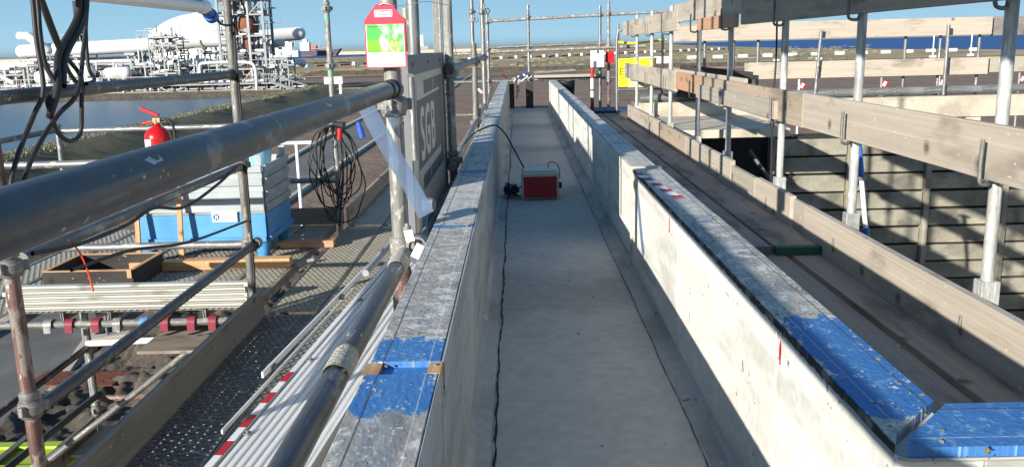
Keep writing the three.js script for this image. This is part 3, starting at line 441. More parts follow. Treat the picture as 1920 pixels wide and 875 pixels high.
{ // lettered panel
  const t = thing('lettered_sheet', 'grey steel scaffold panel lettered SGB beside the channel', 'scaffold panel', [-0.41, 0.86, -4.06]);
  const sheet = part('sheet', bx(-0.416, -0.404, 0.86, 1.545, -3.28, -4.82, 'z'), std({ map: dtex(128, 128, 1, 1, (u, v) => mix([200, 188, 172], [220, 208, 192], fbm(u, v, 5, 5, 5, 181))), metalness: 0, roughness: 0.6 }), t);
  part('top_frame', bx(-0.42, -0.396, 1.5, 1.576, -3.262, -4.835, 'z', 0.004), M.steelMid, t); part('bottom_frame', bx(-0.42, -0.396, 0.83, 0.864, -3.262, -4.835, 'z', 0.004), M.steelMid, t);
  part('side_frame', bx(-0.421, -0.394, 0.832, 1.572, -4.80, -4.84, 'y', 0.004), M.steelDark, t); part('side_frame', bx(-0.421, -0.394, 0.832, 1.572, -3.255, -3.285, 'y', 0.004), M.steelMid, t);
  const cv = document.createElement('canvas'); cv.width = 512; cv.height = 512; const c = cv.getContext('2d');
  c.fillStyle = '#d4c6b4'; c.fillRect(0, 0, 512, 512); c.fillStyle = '#6a645c';
  c.fillRect(120, 0, 392, 62); c.fillRect(440, 0, 72, 420); c.fillRect(0, 76, 422, 300); c.fillRect(422, 76, 20, 300); c.fillRect(60, 418, 440, 66); c.fillStyle = '#d4c6b4'; c.fillRect(300, 0, 8, 62); c.fillRect(200, 418, 8, 66);
  c.fillStyle = '#dcd0be'; c.save(); c.translate(40, 350); c.scale(1, 2.2); c.font = 'bold 150px sans-serif'; c.fillText('SGB', 0, 0, 360); c.restore();
  const tx = new THREE.CanvasTexture(cv); tx.colorSpace = THREE.SRGBColorSpace; tx.anisotropy = 8;
  const g = new THREE.PlaneGeometry(1.2, 0.48); g.rotateY(Math.PI / 2); g.translate(-0.4025, 1.225, -4.14); part('lettering', g, std({ map: tx, roughness: 0.6 }), sheet);
  for (const z of [-3.4, -4.0, -4.6]) part('rivet', lathe([[0, 0.006], [0.008, 0.004], [0.009, 0]], V(-0.396, 1.54, z), V(1, 0, 0), 10), M.steelDark, t);
  part('bracket', [tube([-0.38, 1.2, -3.2], [-0.38, 1.5, -3.2], 0.012, 10), tube([-0.38, 1.5, -3.2], [-0.4, 1.5, -3.3], 0.012, 10)], M.galv, t);
  part('stay', [tube([-0.4, 0.84, -3.35], [-0.37, 0.86, -4.8], 0.02, 12)], M.galvDull, t);
}
{ // inspection tag
  const t = thing('scaffold_tag', 'red and white scaffold inspection tag with a green card tied to the thick post', 'tag', [-0.372, 1.55, -2.56]);
  const xs = [-0.43, -0.314], cx = -0.372; const s = new THREE.Shape(); s.moveTo(xs[0], 1.548); s.lineTo(xs[1], 1.548); s.lineTo(xs[1], 1.68); s.lineTo(cx + 0.024, 1.722); s.quadraticCurveTo(cx, 1.735, cx - 0.024, 1.722); s.lineTo(xs[0], 1.68); s.closePath();
  const g = new THREE.ExtrudeGeometry(s, { depth: 0.004, bevelEnabled: false }); g.translate(0, 0, -2.563); const red = std({ color: 0xd8354a, roughness: 0.4 }); const hold = part('holder', mUV(g), red, t);
  const cv = document.createElement('canvas'); cv.width = 512; cv.height = 560; const c = cv.getContext('2d'); c.fillStyle = '#fbfbf8'; c.fillRect(0, 0, 512, 560);
  const gr = c.createLinearGradient(0, 0, 0, 370); c.fillStyle = '#57b457'; c.fillRect(8, 0, 500, 372); c.fillStyle = '#7cc93c'; c.fillRect(8, 200, 440, 172);
  for (let i = 0; i < 60; i++) { c.fillStyle = 'rgba(235,245,228,' + rr(0.1, 0.4) + ')'; c.beginPath(); c.ellipse(rr(180, 500), rr(10, 360), rr(8, 40), rr(20, 90), rr(-0.5, 0.5), 0, 7); c.fill(); }
  c.fillStyle = '#2a5a34'; c.fillRect(30, 28, 190, 9); c.fillRect(40, 350, 120, 7); c.fillRect(300, 352, 60, 7); c.fillStyle = '#a8aca8'; for (let y = 400; y < 540; y += 34) for (let x = 20; x < 460; x += rr(40, 80)) c.fillRect(x, y, rr(14, 34), 5);
  const tx = new THREE.CanvasTexture(cv); tx.colorSpace = THREE.SRGBColorSpace; const pg = new THREE.PlaneGeometry(0.108, 0.118); pg.translate(cx, 1.61, -2.5578); part('card', pg, std({ map: tx, roughness: 0.25 }), hold);
  const cw = document.createElement('canvas'); cw.width = 256; cw.height = 110; const d = cw.getContext('2d'); d.fillStyle = '#d8354a'; d.fillRect(0, 0, 256, 110); d.strokeStyle = d.fillStyle = '#fff'; d.lineWidth = 6; d.strokeRect(6, 6, 244, 74); d.font = 'bold 66px sans-serif'; d.fillText('BRAND', 14, 68, 228); d.fillRect(6, 90, 244, 10);
  const tw = new THREE.CanvasTexture(cw); tw.colorSpace = THREE.SRGBColorSpace; const wg = new THREE.PlaneGeometry(0.052, 0.022); wg.translate(cx - 0.002, 1.698, -2.558); part('lettering', wg, std({ map: tw, roughness: 0.4 }), hold);
  part('tie', cable([[cx - 0.012, 1.722, -2.556], [cx, 1.726, -2.552], [cx + 0.02, 1.722, -2.556], [cx + 0.04, 1.72, -2.6], [cx + 0.1, 1.735, -2.7], [-0.2, 1.73, -2.9]], 0.0012, 30, 5), M.white, t);
  part('edge_strip', rot(bx(xs[1] - 0.002, xs[1] + 0.004, 1.59, 1.712, -2.5645, -2.568, 'y'), [xs[1], 1.6, -2.56], V(0, 0, 1), 0.03), std({ color: 0xe7b866, roughness: 0.5 }), t);
}
{ // plastic strip and papers at the post
  const g = new THREE.PlaneGeometry(0.048, 0.36, 2, 16), p = g.attributes.position; for (let i = 0; i < p.count; i++) p.setZ(i, 0.006 * Math.sin(p.getY(i) * 22) + 0.004 * Math.cos(p.getX(i) * 60)); g.computeVertexNormals();
  const q = g.toNonIndexed(); q.rotateZ(0.47); q.translate(-0.352, 1.29, -2.5);
  const b = q.clone(); b.translate(0.001, 0, -0.0016);
  solo('plastic_strip', [q, b], new THREE.MeshPhysicalMaterial({ color: 0xb9cbe2, roughness: 0.12, transmission: 0.85, thickness: 0, side: THREE.DoubleSide, clearcoat: 0.6 }), 'crumpled clear plastic strip hanging slantwise from the rail end', 'plastic strip');
  const t = thing('paper_label', 'torn white paper label hanging at the foot of the thick post', 'paper label', [-0.31, 1.02, -2.56]);
  part('sheet', rot(bx(-0.325, -0.3, 0.985, 1.045, -2.5, -2.502, 'y'), [-0.31, 1.0, -2.5], V(0, 0, 1), -0.5), M.white, t); part('sheet', rot(bx(-0.335, -0.31, 1.05, 1.085, -2.5, -2.502, 'y'), [-0.32, 1.06, -2.5], V(0, 0, 1), 0.2), M.white, t);
  solo('rail_clamp', [bx(-0.315, -0.27, 1.085, 1.13, -2.76, -2.8, 'y', 0.012), tube([-0.3, 1.08, -2.72], [-0.29, 1.02, -2.6], 0.009, 8)], M.steelMid, 'dark scaffold clamp hanging beside the torn paper label', 'scaffold clamp');
  solo('base_sleeve', [lathe([[0.0245, 0.4], [0.034, 0.4], [0.033, 0.8], [0.03, 0.93], [0.0245, 0.95]], V(X1, 0, -2.61))], M.rustTube, 'red-brown sleeve round the foot of the thick post beside the channel wall', 'post sleeve');
  solo('red_clip', bx(-0.39, -0.34, 0.7, 0.86, -4.78, -4.8, 'y', 0.004), std({ color: 0x8c1424, roughness: 0.6 }), 'dark red clip at the foot of the post beyond the lettered panel', 'clip');
}
{ // site radio in the channel
  const t = thing('site_radio', 'small box radio with a red front standing on the channel floor', 'radio', [0.14, 0.601, -5.83]);
  part('case', bx(0.015, 0.262, 0.604, 0.785, -5.74, -5.98, 'x', 0.014), std({ color: 0xc9bfa6, roughness: 0.6 }), t);
  part('front_panel', bx(0.03, 0.247, 0.617, 0.757, -5.728, -5.741, 'x', 0.006), std({ color: 0xa01c22, roughness: 0.55 }), t);
  part('top_panel', bx(0.03, 0.247, 0.786, 0.792, -5.76, -5.96, 'x', 0.002), std({ color: 0xc5c0ba, roughness: 0.6 }), t);
  part('handle', cable([[0.2, 0.785, -5.9], [0.2, 0.825, -5.9], [0.245, 0.825, -5.9], [0.272, 0.78, -5.9], [0.275, 0.72, -5.9]], 0.004, 24), M.steelMid, t); part('knob', tube([0.262, 0.68, -5.85], [0.285, 0.68, -5.85], 0.022, 12), M.black, t);
  for (const x of [0.04, 0.235]) part('foot', tube([x, 0.6, -5.78], [x, 0.606, -5.78], 0.01, 8), M.black, t);
  solo('radio_cable', cable([[-0.34, 1.0, -5.6], [-0.29, 1.05, -5.7], [-0.2, 1.085, -5.8], [-0.14, 1.08, -5.9], [-0.09, 1.03, -5.9], [-0.03, 0.92, -5.9], [0.03, 0.8, -5.92], [0.05, 0.76, -5.99]], 0.0055, 50, 6), M.black, 'black cable arching over the left wall to the radio', 'cable');
  const pts = []; for (let i = 0; i < 60; i++) pts.push([-0.05 + rr(-0.055, 0.055), 0.615 + rr(0, 0.09) * (1 - i / 120), -5.85 + rr(-0.07, 0.07)]); pts.push([0.02, 0.66, -5.95]);
  solo('net_bag', cable(pts, 0.005, 260, 5), plain(0.02, 0.03, 0.045, 0.8), 'tangle of dark blue cord between the radio and the left wall', 'cord tangle');
}

// ---------------------------------------------------------------- right hand walkway
const ord = ['nearest', 'second nearest', 'third nearest', 'fourth', 'fifth', 'sixth', 'seventh', 'farthest'];
const pz = [-2.9, -4.14, -5.31, -6.65, -7.8, -9.2, -10.5, -11.8];
pz.forEach((z, i) => {
  const x = 1.585, t = thing('guard_post', 'galvanised guard post of the long right rail, ' + (i < 3 ? ord[i] + ' to the viewer' : i === 7 ? 'farthest away' : ord[i] + ' from the viewer'), 'guard post', [x, 0.5, z], 'guard posts of the right rail');
  const hang = i !== 2 ? 1.96 : 1.9;
  part('tube', tube([x, 0.5, z], [x, hang, z], 0.021, 16), M.zinc, t);
  part('socket', [bx(x - 0.032, x + 0.032, 0.45, 0.785, z - 0.03, z + 0.03, 'y', 0.004)], M.zinc, t);
  for (const y of [1.14, 1.7]) part('hook', cable([[x, y + 0.02, z], [x - 0.025, y - 0.015, z + 0.01], [x - 0.05, y - 0.02, z + 0.04], [x - 0.085, y - 0.012, z + 0.06], [x - 0.09, y + 0.03, z + 0.062], [x - 0.088, y + 0.13, z + 0.062]], 0.007, 24, 6), M.galvDull, t);
  part('toe_hook', cable([[x, 0.6, z], [x - 0.06, 0.585, z], [x - 0.078, 0.6, z], [x - 0.078, 0.66, z]], 0.006, 14, 6), M.galvDull, t);
});
board(1.528, 1.556, 1.135, 1.318, 0.4, -4.75, 'nearest middle board of the right rail, pale and cracked', M.board);
board(1.526, 1.555, 1.132, 1.316, -4.755, -7.35, 'middle board of the right rail, second along, crossed by shadows', M.boardWarm);
board(1.526, 1.555, 1.13, 1.33, -8.62, -12.7, 'farthest middle board of the right rail, in front of the yellow sign', M.board);
board(1.53, 1.556, 1.16, 1.32, -7.35, -8.62, 'short orange-tinted middle board of the right rail', M.orangeWood);
board(1.558, 1.58, 1.2, 1.345, -6.1, -8.9, 'pale board doubled behind the middle rail of the right walkway', M.board);
board(1.505, 1.528, 1.14, 1.25, -5.2, -7.5, 'reddish board end lapped in front of the middle rail', M.board2);
board(1.528, 1.556, 1.705, 1.9, 0.4, -6.15, 'nearest top board of the right rail, dark grey in shade', M.boardWarm);
board(1.53, 1.556, 1.78, 1.95, -6.1, -8.75, 'tan top board of the right rail, middle length', M.board);
board(1.505, 1.53, 1.69, 1.785, -6.2, -7.5, 'short orange offcut lapped under the tan top board', M.orangeWood);
board(1.526, 1.556, 1.705, 1.9, -8.55, -12.9, 'farthest top board of the right rail, pale, above the yellow sign', M.board);
[[0.4, -4.6], [-4.62, -4.82], [-4.84, -5.56], [-5.6, -6.22], [-6.24, -7.95], [-7.97, -9.5], [-9.52, -12.2]].forEach(([z0, z1], i) => board(1.51 + (i === 1 ? 0.012 : 0), 1.545, i < 2 ? 0.495 : 0.53, 0.74 + rr(-0.008, 0.008) + (i > 3 ? 0.03 : 0), z0, z1, ['long pale toe board of the right walkway, nearest the viewer', 'stub of toe board in the gap of the right toe boards', 'shadow-striped toe board of the right walkway, next to the stub', 'short toe board of the right walkway between two dark joints', 'long toe board of the right walkway beside the third and fourth posts', 'toe board of the right walkway, second from its far end', 'toe board at the far end of the right walkway'][i], [M.board, M.board2, M.board, M.board2, M.board, M.boardWarm, M.board][i], { name: 'toe_board' }));
const planks = [[1.115, 1.33, 0.503, 0.54, 0.3, -5.0, 'lower deck board of the right walkway, next to the channel wall'], [1.364, 1.505, 0.503, 0.54, 0.3, -5.0, 'lower deck board of the right walkway, next to the toe board'], [0.88, 1.11, 0.503, 0.54, 0.3, -5.0, 'lower deck board hidden close to the channel wall'],
  [1.045, 1.264, 0.542, 0.582, -4.33, -9.3, 'upper deck board of the right walkway with a grey end, left of the dark joint'], [1.285, 1.507, 0.542, 0.582, -4.3, -9.1, 'upper deck board of the right walkway with a green painted end'], [1.05, 1.263, 0.541, 0.581, -9.31, -14.1, 'far upper deck board of the right walkway, left of the dark joint'], [1.285, 1.506, 0.541, 0.581, -9.11, -14.0, 'far upper deck board of the right walkway, beside the toe board'], [0.8, 1.03, 0.541, 0.581, -4.4, -14.0, 'upper deck board close along the channel wall']];
planks.forEach(([x0, x1, y0, y1, z0, z1, l], i) => { const b = board(x0, x1, y0, y1, z0, z1, l, M.deckBoard, { name: 'deck_board' });
  if (i === 4) part('painted_end', [bx(x0 - 0.001, x1 + 0.001, y0 - 0.001, y1 + 0.0012, z0 + 0.003, z0 - 0.05, 'x')], M.green, b);
  if (i === 3) part('end_band', bx(x0 - 0.001, x1 + 0.001, y0, y1 + 0.001, z0 + 0.002, z0 - 0.02, 'x'), M.steelDark, b); });
solo('deck_bearer', [0, 1, 2, 3, 4, 5, 6].flatMap((i) => [bx(0.63, 1.62, 0.42, 0.502, -0.4 - i * 2.2, -0.5 - i * 2.2, 'x')]), M.timber, 'timber bearers under the right hand deck boards', 'deck bearer');
solo('tarpaulin_sheet', bx(0.95, 1.75, 0.585, 0.62, -13.3, -14.1, 'x', 0.01), std({ color: 0x2a3d63, roughness: 0.7 }), 'dark blue sheet lying across the far end of the right deck', 'sheet');

// ---------------------------------------------------------------- pit
{
  const w = thing('pit_wall', 'sunlit pit wall of stacked pale concrete planks between posts', 'retaining wall', [5, -2.9, -12.05]);
  part('void_shade_backing', bx(1.64, 10.6, G, 0.3, -12.1, -12.4, 'x'), M.blackRough, w);  // black colour stands in for the deep shade of the void beside the planks
  for (let r = 0; r < 13; r++) for (let c = 0; c < 9; c++) { const x0 = 1.7 + c * 1.075 - 0.35, y0 = 0.28 - (r + 1) * 0.252, dz = rr(0, 0.035); if (x0 > 2.9) part('wall_plank', bx(Math.max(1.65, x0), x0 + 0.995, y0 + 0.01 + rr(-0.004, 0.004), y0 + 0.236 + rr(-0.006, 0.004), -12.0 - dz, -12.095, 'x', 0.018), M.pit, w); }
  for (let c = 0; c < 10; c++) { const x = 1.7 + c * 1.075 - 0.39; if (x > 3.2) part('soldier_post', bx(x - 0.035, x + 0.035, G, 0.3, -11.955, -12.09, 'y', 0.006), M.pit, w); }
  const b = thing('coping_beam', 'pale concrete coping beam across the far side of the pit', 'concrete beam', [5, 0.45, -12.4]); part('beam', bx(1.62, 10.6, 0.5, 0.79, -12.22, -12.6, 'x', 0.01), M.slab, b); part('beam_post', [2.6, 4.4, 6.2, 8].map((x) => bx(x, x + 0.2, 0.3, 0.5, -12.25, -12.5, 'y')), M.slab, b);
  const l = thing('pipe_rail', 'bright galvanised pipe lying along the coping on the far side of the pit', 'pipe', [5, 0.87, -12.35]); part('pipe', tube([1.7, 0.85, -12.35], [10.5, 0.89, -12.35], 0.055, 18), M.galv, l); part('pipe_saddle', [3, 5, 7, 9].map((x) => bx(x, x + 0.06, 0.79, 0.82, -12.3, -12.4, 'x')), M.steelDark, l);
  solo('concrete_slab', bx(1.63, 3.15, 0.5, 0.6, -10.2, -12.2, 'x', 0.01), M.slab, 'beige concrete slab over the left far corner of the pit', 'concrete slab');
  solo('pit_side_wall', [bx(1.62, 1.72, G, 0.45, 2, -12.1, 'z')], M.slab, 'concrete side wall of the pit under the right walkway posts', 'pit wall');
  solo('pit_side_wall', [bx(10.6, 10.8, G, 0.45, 2, -12.6, 'z')], M.slab, 'concrete side wall on the far right of the pit', 'pit wall');
  { const t = thing('slanted_prop', 'slanted blue and silver adjustable prop standing in the pit', 'adjustable prop', [3.4, -1.6, -8]); const A = V(3.09, 0.66, -8), B = V(3.36, -1.2, -8), at = (k) => A.clone().lerp(B, k); const bl = std({ color: 0x2b62b0, roughness: 0.5 });
    part('head_tube', tube(at(0), at(0.16), 0.03, 14), bl, t); part('thread', tube(at(0.16), at(0.42), 0.022, 12), M.alu, t); part('collar', lathe([[0.024, -0.02], [0.045, -0.015], [0.045, 0.015], [0.024, 0.02]], at(0.17)), M.galv, t); part('foot_tube', tube(at(0.42), at(1), 0.03, 14), bl, t); part('head_plate', bx(3.03, 3.15, 0.66, 0.67, -7.94, -8.06, 'x'), bl, t); }
  for (const [x, h, l] of [[2.2, 0.05, 'left'], [3.0, -0.1, 'right']]) solo('pit_bracing', [tube([x, 0.2, -11.4], [x + 0.5, -0.9, -9.8], 0.024, 10)], M.galvDull, 'galvanised brace in the dark pit, ' + l + ' one', 'scaffold brace');
  solo('hanging_cable', cable([[1.6, 2.4, -5.62], [1.61, 1.9, -5.6], [1.62, 1.5, -5.6], [1.61, 1.18, -5.6], [1.615, 0.9, -5.6], [1.62, 0.5, -5.6]], 0.006, 40, 6), M.black, 'black cable hanging straight down past the right rail boards', 'cable');
  solo('cable_connector', tube([1.61, 1.12, -5.6], [1.612, 1.06, -5.6], 0.014, 10), M.black, 'small black connector on the straight hanging cable', 'connector');
}
// rails on the far side of the pit
board(2.12, 6.52, 1.605, 1.84, -12.38, -12.41, 'long pale top board across the far side of the pit', M.board, { grain: 'x' });
board(6.56, 10.5, 1.585, 1.84, -12.46, -12.49, 'grey top board at the far right of the pit', M.boardDark, { grain: 'x' });
board(3.15, 6.5, 1.07, 1.3, -12.36, -12.39, 'long pale lower board across the far side of the pit', M.board, { grain: 'x' });
board(6.52, 10.5, 1.09, 1.3, -12.44, -12.47, 'lower board at the far right of the pit', M.board2, { grain: 'x' });
[[2.15, 1.9], [2.62, 1.75], [3.02, 1.7], [3.36, 1.68], [4.82, 1.65], [5.4, 1.62], [5.88, 1.72], [6.42, 1.7], [7.3, 1.9]].forEach(([x, h], i) => post(x, -12.5, 0.3, h, 'slim guard post behind the far boards of the pit, ' + ['leftmost', 'second from the left', 'third from the left', 'fourth from the left', 'fifth from the left', 'sixth from the left', 'seventh from the left', 'eighth from the left', 'rightmost'][i], { name: 'guard_post', r: 0.021, group: 'guard posts across the pit' }));
post(4.1, -12.3, 0.6, 1.72, 'leaning slim post in front of the far boards of the pit', { name: 'guard_post', r: 0.022, lean: 0.06 });
post(5.86, -12.25, 0.8, 1.74, 'upright slim post in front of the far boards of the pit, in a dark socket', { name: 'guard_post', r: 0.024 });
solo('plywood_sheet', rot(bx(2.2, 3.2, 0.8, 1.24, -12.2, -12.22, 'x'), [2.7, 1, -12.2], V(0, 0, 1), -0.12), M.blackPly, 'dark plywood sheet leaning behind the right rail at the far corner', 'plywood sheet');
// ---------------------------------------------------------------- far end of the channel
post(0.2, -14.6, 0.3, 2.24, 'scaffold post in the middle of the far end of the channel', { cups: [2.04, 1.55, 1.05] });
post(1.36, -14.6, 0.3, 2.2, 'shorter of the two scaffold posts right of the far end of the channel', { cups: [2.05, 1.55] });
post(1.5, -14.6, 0.3, 2.27, 'taller of two scaffold posts right of the channel far end, red-brown low down', { cups: [2.07, 1.57, 1.0], mat: M.galvMortar });
part('paint_band', tube([1.5, 0.6, -14.6], [1.5, 0.95, -14.6], 0.0252), M.rustTube, scene.children.at(-1));
post(1.62, -14.3, 0.3, 1.9, 'thin post just left of the yellow sign frame', { r: 0.02 });
rail([-0.5, 2.0, -14.6], [2.9, 2.1, -14.62], 'topmost cross rail at the far end of the channel', { mat: M.galvMortar });
rail([-0.5, 1.585, -14.6], [1.45, 1.615, -14.6], 'upper of the two close middle cross rails at the far end', { mat: M.galv });
rail([-0.4, 1.515, -14.57], [2.1, 1.55, -14.57], 'lower of the two close middle cross rails at the far end', { mat: M.galvMortar, ends: [0.01] });
rail([-2.2, 1.03, -14.62], [1.6, 1.06, -14.62], 'low cross rail at the far end of the channel', { mat: M.galv });
rail([-2.1, 1.48, -14.7], [X1, 1.5, -14.7], 'cross rail at the far end, left of the channel posts', { mat: M.galvMortar });
rail([-2.1, 0.5, -14.7], [X1, 0.5, -14.7], 'lowest cross rail at the far end, left of the channel', { mat: M.galv });
rail([-0.55, 0.3, -12.1], [-0.42, 0.95, -14.5], 'diagonal brace low between the far left posts', { mat: M.galvDull });
solo('timber_beam', [bx(0.28, 1.35, 1.085, 1.13, -14.5, -14.6, 'x', 0.004)], M.board2, 'grey-brown timber lying along the low cross rail at the far end', 'timber beam');
solo('metal_pipe', [tube([0.28, 1.17, -14.55], [0.95, 1.19, -14.5], 0.03, 12)], M.galvDull, 'short grey pipe lying on the timber at the far end', 'pipe');
solo('dark_stop_board', bx(-0.13, -0.05, 0.6, 1.0, -14.45, -14.5, 'y'), M.blackPly, 'narrow black upright board at the left of the channel mouth', 'board');
solo('dark_stop_board', bx(0.14, 0.26, 0.6, 1.02, -14.5, -14.55, 'y'), M.blackPly, 'black upright board below the middle post of the channel mouth', 'board');
solo('threshold_batten', bx(-0.13, 0.5, 0.601, 0.63, -14.6, -14.66, 'x', 0.004), M.slab, 'pale batten across the far end of the channel floor', 'batten');
solo('black_tub', lathe([[0, 0.72], [0.13, 0.72], [0.15, 1.03], [0.156, 1.04], [0.14, 1.04], [0.12, 0.75], [0, 0.75]], V(0.78, 0, -14.3)), M.black, 'black tub standing beside the far end of the right channel wall', 'tub');
{ const t = thing('tape_tangle', 'tangle of red and white tape and coloured straps on the low cross rail', 'barrier tape', [0, 1.1, -14.55]); const cols = [M.white, M.redPaint, M.white, std({ color: 0x2a4a9c }), M.aluOld, M.aluOld, M.white, M.redPaint];
  for (let i = 0; i < 14; i++) { const x = rr(-0.18, 0.2), y = rr(1.0, 1.16), pts = []; for (let k = 0; k < 4; k++) pts.push([x + rr(-0.06, 0.06), y + rr(-0.05, 0.05) - (i % 4 === 0 ? k * 0.05 : 0), -14.53 + rr(-0.03, 0.03)]); const g = cable(pts, 0.009, 14, 4); part('tape', g, cols[i % 8], t); }
  part('strap', cable([[-0.02, 1.12, -14.5], [0.0, 0.95, -14.48], [-0.01, 0.75, -14.5]], 0.008, 16), plain(0.06, 0.025, 0.02), t); }
{ const t = thing('tape_tangle', 'small red and white tape knot on the far left scaffold post', 'barrier tape', [-0.45, 1.02, -11.9]); part('tape', cable([[-0.52, 1.05, -11.9], [-0.46, 1.0, -11.88], [-0.42, 1.04, -11.9]], 0.02, 14, 4), M.white, t); part('tape', cable([[-0.46, 1.0, -11.87], [-0.44, 0.94, -11.86], [-0.42, 0.99, -11.88]], 0.022, 14, 4), M.red, t); }
{ const t = thing('notice_card', 'blank white notice card with a clip slot on the far cross rail', 'notice card', [1.22, 1.27, -14.4]); part('card', bx(1.19, 1.405, 1.235, 1.5, -14.4, -14.41, 'y', 0.003), M.white, t); part('clip', bx(1.285, 1.315, 1.46, 1.52, -14.38, -14.395, 'y'), M.steelDark, t); }
solo('red_plate', bx(1.44, 1.58, 1.3, 1.48, -14.5, -14.52, 'y', 0.003), M.red, 'red plate on the far right scaffold posts beside the white card', 'plate');
{ const t = thing('marker_pole', 'red and white striped marker pole standing right of the channel', 'marker pole', [1.13, 0.58, -13.4]); [[0.58, 0.75, M.redPaint], [0.75, 0.82, M.steelDark], [0.82, 0.91, M.white], [0.91, 0.94, M.steelDark], [0.94, 1.1, M.white], [1.1, 1.26, M.red]].forEach(([a, b, m]) => part('stripe', tube([1.13, a, -13.4], [1.13, b, -13.4], 0.026, 12), m, t)); }
{ const t = thing('yellow_sign', 'yellow warning sign in a white tube frame behind the right rail', 'sign', [1.65, 0.95, -12.95]);
  const bd = part('board', bx(1.475, 2.03, 0.98, 1.385, -13.0, -13.012, 'x', 0.003), M.yellow, t);
  part('frame', cable([[1.46, 0.3, -13.0], [1.46, 1.7, -13.0], [1.475, 1.77, -13.0], [1.52, 1.79, -13.0], [2.05, 1.79, -13.0], [2.1, 1.75, -13.0], [2.11, 1.7, -13.0], [2.11, 0.3, -13.0]], 0.018, 80, 8), M.galv, t);
  part('bar', tube([1.46, 0.94, -13.0], [2.11, 0.94, -13.0], 0.015, 8), M.galv, t);
  for (const [x0, x1, y0, y1] of [[1.5, 1.51, 1.15, 1.25], [1.5, 1.58, 1.24, 1.25], [1.5, 1.58, 1.195, 1.203], [1.5, 1.58, 1.15, 1.158], [1.57, 1.58, 1.15, 1.25], [1.5, 1.57, 1.11, 1.117], [1.5, 1.56, 1.085, 1.092]]) part('lettering', bx(x0, x1, y0, y1, -12.998, -12.9995, 'x'), M.black, bd);
  part('pale_panel', bx(1.62, 1.85, 0.97, 1.12, -12.997, -12.9995, 'x'), std({ color: 0xb9b58a }), t); }
solo('yellow_hose', cable([[1.5, 1.62, -13.2], [1.7, 1.6, -13.2], [1.9, 1.61, -13.2], [2.2, 1.64, -13.2]], 0.02, 20, 6), M.yellow, 'yellow strip lying above the sign, under the top boards', 'strip');

// ---------------------------------------------------------------- below the left platform
{ const t = thing('lower_scaffold', 'lower scaffold frame of posts and rails seen under the platform at bottom left', 'scaffold frame', [-3.28, G, -6.3]); const m = M.galv;
  part('upright', tube([-3.28, G, -6.3], [-3.28, -0.12, -6.3]), m, t); for (const y of [-0.22, -0.56, -1.05]) part('cup', cup(-3.28, y, -6.3), m, t);
  part('rail', tube([-3.28, -0.54, -6.3], [-3.28, -0.58, -4.6]), M.galv2, t); part('rail', tube([-3.26, -0.93, -6.3], [-3.28, -0.93, -4.6]), M.galv2, t);
  part('rail', tube([-3.28, -0.51, -6.28], [-1.9, -0.47, -6.28]), M.alu, t); part('rail', tube([-3.28, -0.96, -6.3], [-1.9, -0.93, -6.3]), M.rustTube, t);
  part('brace', tube([-3.35, -1.16, -5.5], [-2.2, -0.35, -6.2]), m, t); part('brace', tube([-3.2, -0.3, -6.32], [-1.6, 0.02, -6.6], 0.02), m, t);
  part('toe_board', bx(-3.3, -3.27, -1.25, -1.08, -4.0, -6.25), M.greyBoard, t); part('deck_sheet', bx(-3.25, -2.2, -1.2, -1.18, -5.8, -6.3, 'x'), M.aluOld, t);
  part('deck_sheet', bx(-2.55, -1.75, -0.33, -0.31, -5.5, -6.1, 'x'), M.deckBoard, t); }
{ const t = thing('lime_container', 'lime green plastic container with a white spout at the bottom left corner', 'container', [-3.9, -1.9, -6.0]); const lg = std({ color: 0x9db62c, roughness: 0.45 });
  part('body', bx(-4.5, -3.55, -2.3, -1.42, -5.9, -6.6, 'x', 0.04), lg, t); part('lid_ridge', [bx(-4.4, -3.65, -1.42, -1.39, -6.0, -6.1, 'x', 0.01), bx(-4.4, -3.65, -1.42, -1.39, -6.4, -6.5, 'x', 0.01)], lg, t);
  part('spout', [tube([-3.62, -1.36, -6.0], [-3.55, -1.48, -5.86], 0.045, 12)], M.white, t); part('strap', bx(-4.05, -4.0, -1.418, -1.385, -5.89, -6.6), M.steelDark, t); part('plinth', bx(-4.5, -3.6, G, -2.31, -5.95, -6.55, 'x'), M.greyBoard, t); }
{ const t = thing('rusty_sheets', 'pile of rusty brown steel strips on the soil at lower left', 'scrap pile', [-6.0, G, -11.2]); for (let i = 0; i < 3; i++) part('strip', rot(bx(-6.6, -5.4, G + 0.2 + i * 0.026, G + 0.215 + i * 0.026, -10.9 - rr(0, 0.5), -11.4 - rr(0, 0.3), 'x'), [-6.0, G, -11.2], UP, rr(-0.12, 0.12)), M.rust, t); }
[[-5.9, -14.3, 'nearer'], [-6.6, -13.3, 'left'], [-5.35, -15.8, 'farther']].forEach(([x, z, l]) => { const t = thing('fence_block', 'grey concrete fence block on the soil below the platform, ' + l + ' one', 'fence foot', [x, G, z]); part('block', rot(bx(x - 0.35, x + 0.35, G + 0.02, G + 0.17, z - 0.12, z + 0.12, 'x', 0.03), [x, G, z], UP, 0.4), M.slab, t); part('post', tube([x, G + 0.1, z], [x + 0.02, G + 1.5, z], 0.02, 8), M.galvDull, t); });
